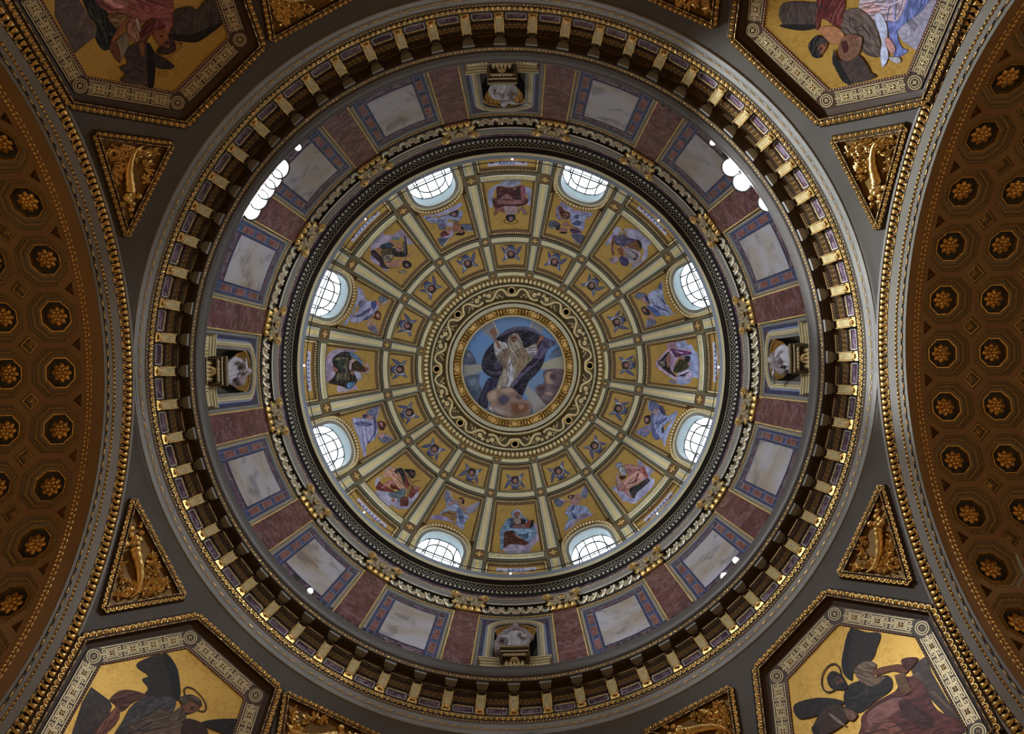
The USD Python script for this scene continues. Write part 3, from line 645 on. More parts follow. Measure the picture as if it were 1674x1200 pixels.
EVANG = {2: (90, 0, 5.58, 'hexagonal mosaic of a red robed winged figure and a hand holding a tablet', '''
stonework;.22,.20,.20;0,-150 220,0 300,130 370,250 370,330 280,400 180,490 0,150
stonework;.30,.26,.26;180,210 270,80 300,130 215,295
volute;.28,.24,.24;250,290 300,230 370,270 370,340 300,350 260,320
halo;.14,.11,.11;310,295 345,295 310,330
robe;.06,.07,.06;230,-100 420,40 560,270 500,440 430,450 370,350 380,250 300,120
robe;.38,.20,.20;360,-200 980,-200 1090,100 1090,220 1020,280 950,260 800,200 700,360 680,200 520,120 380,30
fold;.58,.40,.42;400,-60 560,-120 680,20 600,80 480,40
sleeve;.34,.25,.16;480,130 700,130 640,220 560,260
drapery;.40,.28,.22;650,240 720,200 780,360 700,380
drapery;.55,.5,.48;735,180 760,180 790,280 770,310
arm;.38,.22,.13;640,180 690,170 560,360 510,390 530,330
tablet;.35,.32,.28;560,370 650,290 680,400 610,550 560,480
hand;.28,.16,.11;490,420 570,400 600,550 570,560
wing;.18,.15,.14;1090,100 1240,60 1300,90 1380,0 1460,0 1500,60 1560,100 1540,200 1330,360 1200,380 1050,320 1080,220
wing;.07,.06,.06;1050,310 1250,310 1540,200 1330,370 1210,385 1060,360
wing;.18,.15,.14;690,420 840,400 860,760 780,770 600,740 640,680 590,620 660,580 640,500
wing;.05,.04,.05;840,400 910,480 920,560 900,790 850,790
wing;.11,.09,.10;900,480 1080,590 1050,630 920,610
sleeve;.25,.09,.08;790,260 900,160 1010,240 960,270 870,320 820,400 780,360
hand;.34,.2,.12;770,390 810,390 820,480 790,520 770,450
halo;.20,.12,.05;1060,470 1150,430 1010,540
hair;.12,.05,.04;930,480 1010,500 1100,460 1090,380 1040,330 960,430
face;.38,.22,.14;900,290 1000,270 1040,360 1040,440 940,400
eye;.08,.04,.03;1002,392 1030,376 1036,390 1008,404
mouth;.2,.08,.06;955,330 985,320 988,332 960,342'''),
3: (1260, 0, 5.98, 'hexagonal mosaic of a dark haired figure with a lion, blue robes and white scroll', '''
stonework;.42,.42,.50;1670,0 1390,0 1300,220 1240,320 1280,400 1400,480 1440,500
stonework;.34,.33,.40;1330,220 1380,180 1440,250 1400,310
volute;.50,.50,.58;1240,310 1300,250 1370,300 1340,370 1280,380
halo;.28,.27,.32;1300,315 1335,315 1300,350
robe;.27,.32,.55;1100,-200 1600,-200 1500,80 1300,240 1240,330 1280,460 1340,490 1290,540 1200,540 1140,230
gown;.54,.48,.54;860,90 950,-100 1350,-100 1320,40 1240,200 1130,210 1000,190
drapery;.60,.44,.44;880,80 960,30 1080,80 1020,130 920,120
robe;.21,.17,.15;700,120 860,80 1000,190 1050,330 1080,530 1010,560 890,500 880,380 740,340 680,260
robe;.24,.08,.07;480,-100 720,-100 700,200 640,260 500,180 470,290 420,260 440,140
wing;.18,.15,.14;120,30 500,40 440,140 410,250 120,240
wing;.06,.05,.05;110,240 410,240 430,280 300,300 120,270
scroll;.56,.60,.72;1010,170 1080,130 1140,280 1130,430 1150,560 1090,660 1070,520 1080,400
hand;.55,.38,.38;1110,390 1160,370 1220,480 1170,520
scroll;.47,.48,.52;1150,560 1250,560 1270,600 1220,620
torso;.44,.28,.18;470,290 520,260 640,260 720,340 700,420 640,440 560,410
hair;.04,.03,.03;370,430 440,350 500,360 560,410 500,480 490,560 420,560 380,500
face;.32,.19,.12;460,450 540,420 550,450 500,530 460,500
eye;.07,.03,.02;478,478 500,470 503,480 482,490
mouth;.14,.06,.05;515,440 535,432 538,442 518,450
wing;.15,.12,.11;620,480 650,570 720,590 860,540 970,690 960,700 1020,760 740,820 640,680 600,600
wing;.05,.04,.05;610,560 640,560 780,800 740,820 640,690
lion_head;.28,.18,.13;660,460 740,340 860,350 890,440 850,540 760,600 670,560
lion_muzzle;.15,.05,.04;690,420 740,400 760,480 720,520
lion_ear;.34,.24,.18;840,370 890,360 890,440 850,440'''),
0: (1260, 1020, 4.405, 'hexagonal mosaic of a black bearded figure with dark wing, bull and quill', '''
stonework;.24,.22,.22;1120,230 1160,350 1280,560 1500,780 1300,700 1150,540 1080,440 1010,340 1060,270
volute;.34,.31,.29;1010,380 1060,340 1090,390 1060,420 1020,410
stonework;.38,.32,.27;1130,480 1180,480 1400,700 1370,700
robe;.33,.16,.16;660,660 760,560 900,480 930,400 1010,380 1100,430 1200,620 1400,700 1450,800 640,1000 650,740
lap_cloth;.46,.28,.24;680,760 820,680 960,780 980,900 680,900
fold;.48,.32,.32;700,640 860,540 960,540 900,640 720,740
fold;.2,.09,.1;920,560 1000,560 1180,700 1100,760 960,660
tunic;.065,.06,.05;600,420 840,370 870,470 760,550 640,640 540,600 530,490
wing;.11,.09,.08;570,40 690,60 790,70 760,180 740,240 680,300 600,340 580,400 530,360 520,220
wing;.04,.035,.04;560,60 590,40 560,240 590,400 530,370 510,260
shawl;.38,.32,.26;600,330 680,270 760,290 740,380 830,380 740,450 650,420
arm;.38,.21,.13;740,330 920,290 990,330 960,360 880,340 760,370
book;.38,.28,.16;890,370 960,350 1020,480 960,520 910,440
drapery;.24,.07,.06;940,260 1000,240 1060,250 1000,330 960,320
halo;.12,.07,.02;435,390 505,330 460,480
hair;.035,.025,.02;405,390 440,340 500,360 530,400 550,450 500,475 430,460
face;.32,.18,.12;460,390 500,380 530,430 480,450
eye;.06,.03,.02;470,402 492,392 495,401 474,412
mouth;.12,.05,.04;505,432 525,425 527,434 508,440
beard;.04,.03,.03;480,440 530,420 550,460 500,475
wing;.08,.07,.07;170,580 350,530 530,560 420,620 330,660 200,680
bull_head;.16,.11,.08;300,750 350,650 430,580 540,600 560,690 420,790 320,790
bull_muzzle;.08,.06,.05;295,740 340,740 350,790 305,790
quill;.5,.45,.4;410,640 470,670 550,740 480,710
sleeve;.4,.3,.24;530,610 620,640 600,690 560,690'''),
1: (90, 1060, 4.924, 'hexagonal mosaic of a grey bearded stooping figure with tall dark wing and halo', '''
stonework;.17,.16,.16;290,310 440,420 460,470 430,520 500,480 300,700 130,700 220,430
volute;.22,.20,.19;360,480 400,440 450,480 430,520 380,520
stonework;.24,.21,.18;310,500 340,490 380,570 350,600
wing;.11,.09,.07;690,100 870,50 940,200 960,400 730,380 750,320 700,250 750,220 660,150
wing;.03,.027,.03;870,50 920,60 990,180 1010,390 960,410 930,260
cloak;.22,.10,.06;440,410 520,340 640,340 750,390 640,430 540,510 480,450
cloak;.38,.22,.17;500,450 520,560 420,680 300,700 480,480
robe;.15,.15,.17;640,440 800,380 960,400 960,500 880,600 860,700 480,750 560,560
drapery;.27,.22,.18;700,560 860,480 960,560 1020,620 1000,720 500,800 600,620
halo;.16,.09,.02;1130,410 1215,440 1090,310
beard;.24,.20,.16;920,560 1010,470 1050,520 1050,580 960,620
face;.32,.19,.12;1020,450 1090,420 1170,480 1060,530
eye;.07,.04,.03;1085,485 1112,468 1118,478 1092,496
mouth;.15,.07,.05;1050,520 1078,514 1078,522 1052,528
hair;.20,.17,.14;1000,400 1090,370 1170,410 1180,470 1090,420 1040,460
wing;.06,.05,.05;1170,600 1300,570 1510,580 1490,720 1240,640
eagle_head;.13,.07,.05;1040,580 1140,580 1220,640 1220,750 1030,760''')}
# ================================================================ STRUCTURE FIRST: lower building, arches, vaults, pendentives
def RZ(deg): c, s = math.cos(math.radians(deg)), math.sin(math.radians(deg)); return np.array([[c, -s, 0], [s, c, 0], [0, 0, 1.0]])
X0, RA, H0 = 10.5, 8.55, 12.95; RS = math.hypot(X0, RA + 0.03)
RV, XV = 7.93, 10.95                                                # barrel vaults behind the arches
def arm_fr(q, x, rad, a0=-78, a1=78, n=121):
    a = np.radians(np.linspace(a0, a1, n)); o = np.zeros_like(a)
    P = np.stack([o + x, rad * np.sin(a), H0 + rad * np.cos(a)], 1); N = -np.stack([o, np.sin(a), np.cos(a)], 1); T = np.stack([o, np.cos(a), -np.sin(a)], 1)
    return P @ RZ(q).T, N @ RZ(q).T, T @ RZ(q).T

def spun(m, deg): R = RZ(deg).T; return m[0] @ R, m[1], m[2] @ R
def box_m(lo, hi): return shaded(boxm(np.subtract(hi, lo), (np.add(lo, hi)) / 2), 10)
p = obj('floor', box_m((-26, -26, -1.9), (26, 26, -1.6)), 'floor_stone'); tag(p, 'pale stone floor of the church far below the dome', 'floor', kind='structure')
for k, (sx, sy) in enumerate(((1, 1), (-1, 1), (-1, -1), (1, -1))):
    a, b = 8.6, 24.0
    pr = Polygon([(a, 10.6), (10.6, a), (b, a), (b, b), (a, b)]); m = trimesh.creation.extrude_polygon(pr, H0 + 1.6); m.apply_translation((0, 0, -1.6)); m.apply_scale((sx, sy, 1))
    p = obj('crossing_pier', shaded(m, 10), 'lower_stone'); tag(p, f'stone pier carrying the {["lower right", "lower left", "upper left", "upper right"][k]} pendentive', 'pier', kind='structure')
for q, s in SIDES.items():
    p = obj(f'wall_{s}', spun(box_m((23.5, -10.5, -1.6), (24.2, 10.5, 24)), q), 'lower_stone'); tag(p, f'end wall of the {s} arm of the church', 'wall', kind='structure')

# ---- the four crossing arches (archivolt and soffit bands) and the barrel vaults behind them
def splay(u0, u1, d0, d1): k = lambda u: (X0 + .45 * u, RA - .62 * u); return k(u0), k(u1)
def arch_band(q, prof):                                              # profile of (x, radius) points swept round the arch
    a = np.radians(np.linspace(-80, 80, 141)); ms = []
    for r in runs(prof):
        x, rad = r[:, 0][:, None], r[:, 1][:, None]; ms.append(grid(np.stack([x + 0 * a, rad * np.sin(a), H0 + rad * np.cos(a)], -1)[:, ::-1]))
    return spun(merge(ms), q)
def arch_path(q, x, rad, dn=0.0):                                    # path with normals facing down and towards the crossing
    a = np.radians(np.linspace(-80, 80, 141)); o = np.zeros_like(a); c, s_ = .62 / math.hypot(.45, .62), .45 / math.hypot(.45, .62)
    N = np.stack([o - c, -s_ * np.sin(a), -s_ * np.cos(a)], 1); P = np.stack([o + x, rad * np.sin(a), H0 + rad * np.cos(a)], 1) + dn * N
    return P @ RZ(q).T, N @ RZ(q).T
SP = lambda u, d=0.0: (X0 + .45 * u - d * .81, RA - .62 * u - d * .59)  # u: 0..1 across the splayed archivolt, d proud of it
for q, s in SIDES.items():
    t = thing('crossing_arch', f'grey and gilt crossing arch on the {s} side of the dome', 'arch', None, 'structure')
    obj('outer_fillet', arch_band(q, [(X0, RA + .12), SP(-.06, .06), SP(.02, .06), SP(.03, 0)]), 'stone_grey', t)
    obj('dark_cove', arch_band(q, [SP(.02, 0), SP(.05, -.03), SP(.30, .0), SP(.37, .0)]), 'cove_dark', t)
    obj('upper_fascia', arch_band(q, [SP(.36, -.02), SP(.36, .03), SP(.63, .03), SP(.63, .0)]), 'arch_grey', t)
    obj('lower_fascia', arch_band(q, [SP(.63, .0), SP(.70, .0), SP(.70, .02), SP(.83, .02), SP(.83, .0)]), 'arch_grey', t)
    obj('dark_line', arch_band(q, [SP(.83, .0), SP(.90, .0)]), 'cove_dark', t)
    obj('edge_fascia', arch_band(q, [SP(.90, .0), SP(.91, .02), SP(1.0, .02), (XV + .02, RV)]), 'arch_grey', t)
    sg = float(np.sign((Fr(*arch_path(q, *SP(.2))).U @ (RZ(q) @ np.array([.45, 0, 0])))[70]))
    lf = lambda u, unit, pitch, sy, sz, d=0.0, fill=1.0: along(unit, *arch_path(q, *SP(u, d)), pitch, sg * sy, sz, 0, 0, fill)
    obj('leaf_moulding', merge([lf(.13, U_ACA, .165, .23, .13, 0, 1.0), lf(.25, U_BEAD, .165, .07, .06, 0, .35), lf(.275, U_BEAD, .085, .05, .05, 0, .6)]), 'gold', t, 'stuff')
    obj('bead_and_reel', lf(.325, U_DASH, .30, .055, .06, .02, .9), 'gold_bright', t, 'stuff')
    obj('bead_row', lf(.665, U_BEAD, .125, .075, .08, .01, .8), 'gold', t, 'stuff')
    obj('dash_row', lf(.865, U_DASH, .34, .05, .06, .02, .8), 'gold_bright', t, 'stuff')

VP = {180: (12.25, 1.471, 10.96, .677, 11.34, 11.68), 0: (12.05, 1.40, 10.35, .64, 11.22, 11.55)}
def vmap(q, rad): 
    R = RZ(q).T
    return lambda x, s: np.stack([x + 0 * s, rad * np.sin(s / RV), H0 + rad * np.cos(s / RV)], -1) @ R
def octo(cx, cs, h, n=8, ph=22.5):
    a = np.radians(ph + np.arange(n) * 360 / n); k = h / math.cos(math.pi / n); return np.stack([cx + k * np.cos(a), cs + k * np.sin(a)], 1)
def ladder(q, cx, cs, steps, n=8, ph=22.5):                          # nested outlines (half width, depth): the stepped sides of a coffer
    ms = []
    for (h0, d0), (h1, d1) in zip(steps[:-1], steps[1:]):
        A, B = octo(cx, cs, h0, n, ph), octo(cx, cs, h1, n, ph)
        for i in range(n):
            j = (i + 1) % n
            L = [vmap(q, RV + d)(p[:, 0], p[:, 1]) for p, d in ((np.array([A[i], A[j]]), d0), (np.array([B[i], B[j]]), d1))]
            ms.append(grid(np.stack(L)))
    return merge(ms)
for q, s in SIDES.items():
    if q in (90, 270):
        xs, ps = np.linspace(XV, 23.6, 8), np.radians(np.linspace(-90, 90, 61)); X, Ps = np.meshgrid(xs, ps)
        m = grid(np.stack([X, RV * np.sin(Ps), H0 + RV * np.cos(Ps)], -1)); p = obj('barrel_vault', spun(m, q), 'vault_brown'); tag(p, f'plain brown barrel vault over the {s} arm', 'vault', kind='structure'); continue
    t = thing('barrel_vault', f'brown coffered barrel vault over the {s} arm', 'vault', None, 'structure')
    holes, cof, sq, tri = [], [], [], []; X1, PX, DPS, OH, XCH, XT = VP[q]; XC = [X1, X1 + PX, X1 + 2 * PX]; SARC = math.radians(DPS) * RV; K = OH / .645
    for i in range(-6, 7):
        for cx in XC: cof.append((cx, i * SARC)); holes.append(Polygon(octo(cx, i * SARC, OH)))
        if i < 6:
            for cx in (0.5 * (XC[0] + XC[1]), 0.5 * (XC[1] + XC[2])): sq.append((cx, (i + .5) * SARC)); holes.append(Polygon(octo(cx, (i + .5) * SARC, 0.20, 4, 0)))
            c = (i + .5) * SARC; tr = [(XT - .11, c - .19), (XT + .11, c), (XT - .11, c + .19)]; tri.append(tr); holes.append(Polygon(tr))
    base = Polygon([(XV, -RV * 1.5), (23.6, -RV * 1.5), (23.6, RV * 1.5), (XV, RV * 1.5)], [list(h.exterior.coords) for h in holes])
    obj('vault_shell', sheet(base, vmap(q, RV), 0.3), 'vault_brown', t)
    P, N, T = arm_fr(q, XCH, RV)
    obj('chain_moulding', merge([along(U_BALL, P, N, 0.115, 0.085, 0.08, 0.045, .01, .8), along(U_BALL, P, N, 0.17, 0.06, 0.06, -0.045, .01, .7)]), 'gold_bright', t, 'stuff')
    for cx, cs in cof:
        k_ = lambda L: [(h * K, d) for h, d in L]
        c = obj('coffer', ladder(q, cx, cs, k_([(0.645, 0.0), (0.625, 0.06), (0.60, 0.06), (0.585, 0.12), (0.50, 0.14), (0.485, 0.20), (0.40, 0.22)])), 'coffer_olive', t)
        e = []
        o = octo(cx, cs, .545 * K); o = np.vstack([o, o[:1]]); Q = []
        for a, b in zip(o[:-1], o[1:]): Q += [a + (b - a) * (j + .5) / 6 for j in range(6)]
        Q = np.array(Q); Pq = vmap(q, RV + .125)(Q[:, 0], Q[:, 1]); A = Q[:, 1] / RV; Nq = -np.stack([0 * A, np.sin(A), np.cos(A)], 1) @ RZ(q).T
        obj('egg_moulding', tile(U_BEAD, Fr(Pq, Nq), .055, .085, .07), 'gold_dull', c, 'stuff')
        obj('gilt_rim', ladder(q, cx, cs, k_([(0.40, 0.22), (0.392, 0.18), (0.365, 0.18), (0.355, 0.30)])), 'gold', c)
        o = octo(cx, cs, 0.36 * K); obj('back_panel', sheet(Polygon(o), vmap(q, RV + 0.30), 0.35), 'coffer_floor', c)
        Pq = vmap(q, RV + 0.29)(np.array([cx]), np.array([cs])); A = np.array([cs / RV]); Nq = -np.stack([0 * A, np.sin(A), np.cos(A)], 1) @ RZ(q).T
        obj('rosette', tile(U_ROSE, Fr(Pq, Nq, np.array([RZ(q)[:, 0]])), 0.50 * K, 0.50 * K, 0.34), 'gold', c)
    for cx, cs in sq:
        c = obj('small_coffer', ladder(q, cx, cs, [(0.20, 0), (0.17, 0.07), (0.145, 0.07), (0.13, 0.16), (0.001, 0.16)], 4, 0), 'coffer_olive', t)
        Pq = vmap(q, RV + 0.15)(np.array([cx]), np.array([cs])); A = np.array([cs / RV]); Nq = -np.stack([0 * A, np.sin(A), np.cos(A)], 1) @ RZ(q).T
        obj('rosette', tile(U_FLOWER, Fr(Pq, Nq, np.array([RZ(q)[:, 0]])), 0.19, 0.19, 0.12), 'gold', c)
        obj('gilt_rim', ladder(q, cx, cs, [(0.165, 0.075), (0.16, 0.05), (0.145, 0.05), (0.142, 0.08)], 4, 0), 'gold', c)
    for tr in tri:
        a = np.array(tr); cen = a.mean(0); rows = [vmap(q, RV + d)(*((cen + (np.vstack([a, a[:1]]) - cen) * k).T)) for k, d in ((1, 0), (0.72, 0.1), (0.6, 0.1), (0.02, 0.16))]
        obj('triangular_coffer', merge([grid(np.stack([rows[i][j:j + 2], rows[i + 1][j:j + 2]])) for i in range(3) for j in range(3)]), 'gold_dark', t)

# ---- pendentives: one sphere through the four arches, cut by the ring
R0, HR = 10.45, H0 + math.sqrt(RS ** 2 - 10.45 ** 2)
def pend_hit(X, Y, d=0.0):                                           # plan coordinates as seen from the axis -> the pendentive sphere, d towards the eye
    D = np.stack([np.asarray(X, float) / FPX, np.asarray(Y, float) / FPX, np.ones_like(np.asarray(X, float))], -1); A = (D * D).sum(-1); B = -H0 * D[..., 2]; C = H0 * H0 - (RS - d) ** 2
    t = (-B + np.sqrt(np.maximum(B * B - A * C, 0))) / A; return D * t[..., None]
def plan(P): P = np.asarray(P); return FPX * P[..., :2] / P[..., 2:3]
def pend_n(P): q = P - np.array([0, 0, H0]); return -q / np.linalg.norm(q, axis=-1, keepdims=True)
QN = ['lower right', 'lower left', 'upper left', 'upper right']
pend = []
for k in range(4):
    hs = np.linspace(H0, HR, 60); R = np.sqrt(np.maximum(RS ** 2 - (hs - H0) ** 2, 0)); lo = np.arccos(np.minimum(1, (X0 - 0.03) / R)); hi = math.pi / 2 - lo
    s = np.linspace(0, 1, 60); A = lo[:, None] + (hi - lo)[:, None] * s + k * math.pi / 2
    m = grid(np.stack([R[:, None] * np.cos(A), R[:, None] * np.sin(A), hs[:, None] + 0 * A], -1))
    p = obj('pendentive', m, 'pendentive_grey'); tag(p, f'grey pendentive in the {QN[k]} corner below the dome', 'pendentive', kind='structure'); pend.append(p)

# ---- drum: lower entablature
E = thing('lower_entablature', 'great dark ring entablature with gilt brackets under the drum', 'entablature', None, 'structure')
obj('architrave', lathe([(10.75, HR - 0.1), (10.47, HR - 0.08), (10.45, HR), (10.45, 21.70), (10.43, 21.72), (10.43, 21.80), (10.41, 21.82), (10.41, 22.04), (10.36, 22.06)], 320), 'stone_grey', E)
obj('egg_bed', lathe([(10.38, 22.06), (10.36, 22.1), (10.33, 22.34), (10.36, 22.42), (10.5, 22.44)], 320), 'cove_dark', E)
obj('frieze', lathe([(10.5, 22.42), (10.5, 23.35), (10.44, 23.37), (10.44, 23.75), (10.38, 23.78), (10.38, 23.85), (10.32, 23.88), (10.32, 24.0)], 320), 'brown_dark', E)
obj('soffit', lathe([(10.34, 24.02), (9.97, 24.02)], 320), 'brown_dark', E)
obj('corona', lathe([(9.98, 24.03), (9.98, 23.98), (9.95, 23.98), (9.95, 24.22), (9.90, 24.24)], 320), 'cymatium', E)
obj('cymatium', lathe([(9.92, 24.24), (9.88, 24.26), (9.88, 24.33), (9.84, 24.38), (9.81, 24.48), (9.80, 24.6), (9.78, 24.62), (9.78, 24.72), (9.86, 24.74), (10.7, 24.74)], 320), 'cymatium', E)
obj('bead_and_reel', tile(U_DASH, ring_fr(10.42, 21.77, 210), 0.28, 0.05, 0.06), 'gold_bright', E, 'stuff')
obj('egg_and_dart', tile(U_EGG, ring_fr(10.34, 22.24, 400, 0, 20), 0.155, 0.20, 0.15), 'gold', E, 'stuff')
obj('small_bead_row', tile(U_BEAD, ring_fr(10.37, 22.08, 620, 0, 20), 0.07, 0.05, 0.05), 'gold', E, 'stuff')
obj('chain_moulding', merge([tile(U_VEE, ring_fr(10.43, 23.47, 420, 0, 10), 0.13, 0.10, 0.05), tile(U_VEE, ring_fr(10.43, 23.61, 420, 0.5, 10), 0.13, -0.09, 0.05)]), 'gold_dull', E, 'stuff')
obj('dentil_row', tile(U_BOX, ring_fr(10.37, 23.82, 700), 0.045, 0.06, 0.04), 'gold_dark', E, 'stuff')
obj('gilt_fillet', lathe([(10.315, 23.93), (10.30, 23.95), (10.30, 24.0), (10.315, 24.01)], 320), 'gold_dark', E)
obj('corona_beads', merge([tile(U_DASH, ring_fr(9.945, 24.05, 330), 0.18, 0.05, 0.05), tile(U_BEAD, ring_fr(9.945, 24.13, 560), 0.07, 0.06, 0.05)]), 'gold', E, 'stuff')
BH, BO = [22.56, 22.66, 22.9, 23.2, 23.45, 23.62], [.12, .20, .175, .19, .235, .245]
def bracket_m(phi):
    fr = lambda h, R, n: Fr(np.stack([cyl(phi, h, R)]), np.array([[-math.cos(math.radians(phi)), -math.sin(math.radians(phi)), 0]]), np.array([[math.sin(math.radians(phi)), -math.cos(math.radians(phi)), 0]]))
    body = pbox(lambda u, v, d: cyl(phi + u, v, 10.5 - d * np.interp(v, BH, BO)), np.linspace(-.80, .80, 3), np.linspace(22.56, 23.62, 10), 0.0, 1.0)
    knit = []
    for j in range(8):
        h = 22.90 + j * 0.09; R = 10.5 - np.interp(h, BH, BO)
        for u in (-0.38, 0, 0.38): knit.append(tile(U_PYR, Fr(np.array([cyl(phi + u, h, R)]), -np.array([[math.cos(math.radians(phi)), math.sin(math.radians(phi)), 0]]), np.array([[math.sin(math.radians(phi)), -math.cos(math.radians(phi)), 0]])), 0.07, 0.085, 0.035))
    rails = merge([pbox(lambda u, v, d: cyl(phi + u, v, 10.5 - d - np.interp(v, BH, BO)), np.array([a, a + 0.18 * (1 if a > 0 else -1)]), np.linspace(22.66, 23.63, 9), 0.0, 0.035) for a in (-0.62, 0.62)])
    ros = tile(U_ROSE, fr(22.70, 10.31, 0), 0.19, 0.19, 0.13)
    return body, rails, merge(knit), ros
for i in range(64):
    phi = i * 5.625; b, rl, kn, ro = bracket_m(phi)
    p = obj('bracket', b, 'gold', E); obj('side_rail', rl, 'gold_bright', p); obj('knit_face', kn, 'bracket_face', p, 'stuff'); obj('rosette', ro, 'gold_bright', p)
    mid = phi + 2.8125
    obj('frieze_panel', pbox(lambda u, v, d: cyl(mid + u, v, 10.5 - d), np.linspace(-1.5, 1.5, 6), np.array([22.86, 23.14]), 0, 0.015), 'marble_purple', E)
    fp = [pbox(lambda u, v, d: cyl(mid + u, v, 10.5 - d), np.linspace(-1.72, 1.72, 6), np.array([a, a + .03]), 0, 0.03) for a in (22.80, 23.18)] + [pbox(lambda u, v, d: cyl(mid + u, v, 10.5 - d), np.array([a, a + .15]), np.array([22.8, 23.2]), 0, 0.03) for a in (-1.72, 1.57)]
    obj('panel_frame', merge(fp), 'stone_pale', E)
    obj('frieze_beads', tile(U_BEAD, ring_fr(10.49, 23.27, 9, 0, 0, mid - 1.6, mid + 1.6), 0.06, 0.06, 0.05), 'gold', E, 'stuff')
    obj('console_block', merge([pbox(lambda u, v, d: cyl(phi + u * np.interp(v, [10.0, 10.2], [1.0, 0.8]), d, v), np.linspace(-1.1, 1.1, 3), np.array([10.00, 10.10, 10.12, 10.19]), 24.02, 23.84), pbox(lambda u, v, d: cyl(phi + u, d, v), np.linspace(-.6, .6, 3), np.array([10.19, 10.33]), 24.02, 23.93)]), 'stone_grey', E)
    obj('soffit_panel', merge([pbox(lambda u, v, d: cyl(mid + u, d, v), np.linspace(a, b, 4), np.array([c, e]), 24.02, 23.985) for a, b, c, e in ((-1.55, 1.55, 10.27, 10.29), (-1.55, 1.55, 10.02, 10.04), (-1.62, -1.5, 10.02, 10.29), (1.5, 1.62, 10.02, 10.29))]), 'brown_strip', E)

# ---- upper entablature between drum and dome
RW = 10.6
EU = thing('upper_entablature', 'grey and gilt ring cornice on the drum below the dome windows', 'entablature', None, 'structure')
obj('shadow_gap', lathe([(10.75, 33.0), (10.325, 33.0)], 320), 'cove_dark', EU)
obj('silver_fillet', lathe([(10.33, 33.0), (10.305, 33.01), (10.30, 33.08), (10.325, 33.1)], 320), 'pearl', EU)
obj('architrave', lathe([(10.325, 33.0), (10.32, 33.02), (10.32, 33.2), (10.30, 33.22), (10.27, 33.25), (10.27, 33.5), (10.24, 33.53), (10.24, 33.6), (10.32, 33.64)], 320), 'stone_grey', EU)
obj('purple_frieze', lathe([(10.32, 33.62), (10.32, 34.28)], 320), 'marble_purple', EU)
obj('cornice', lathe([(10.32, 34.26), (10.26, 34.28), (10.24, 34.36), (10.20, 34.42), (10.18, 34.5), (9.99, 34.62), (9.96, 34.6), (9.94, 34.64)], 320), 'black', EU)
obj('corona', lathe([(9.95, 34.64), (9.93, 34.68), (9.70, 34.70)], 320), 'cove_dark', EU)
obj('gilt_rail', lathe([(9.71, 34.68), (9.68, 34.70), (9.66, 34.8), (9.66, 34.95), (9.68, 35.03)], 320), 'cream', EU)
obj('ledge', lathe([(9.68, 35.03), (9.66, 35.05), (9.66, 35.12), (9.63, 35.15), (9.62, 35.24), (9.60, 35.26), (9.60, 35.30), (9.63, 35.33), (10.6, 35.33)], 320), 'blue_grey', EU)
obj('bead_row', tile(U_BEAD, ring_fr(10.235, 33.56, 560), 0.09, 0.09, 0.07), 'gold_pale', EU, 'stuff')
obj('pearl_row', tile(U_BALL, ring_fr(10.22, 34.42, 300), 0.13, 0.13, 0.13), 'pearl', EU, 'stuff')
for k, (R, h) in enumerate(((10.15, 34.515), (10.095, 34.55), (10.04, 34.585))):
    obj('lattice_row', tile(U_BALL, ring_fr(R, h, 330, 0.5 * (k % 2), 60), 0.085, 0.055, 0.05), 'silver_gilt', EU, 'stuff')
obj('small_bead_row', tile(U_BEAD, ring_fr(9.95, 34.62, 620, 0, 40), 0.075, 0.075, 0.07), 'cream', EU, 'stuff')
obj('hoop_wire', sweep(ring_fr(9.72, 36.25, 200), [(0.02, 0), (0, 0.02), (-0.02, 0), (0, -0.02), (0.02, 0)]), 'black', EU)
obj('wire_beads', tile(U_BALL, ring_fr(9.72, 36.25, 96), 0.06, 0.06, 0.06), 'black', EU, 'stuff')

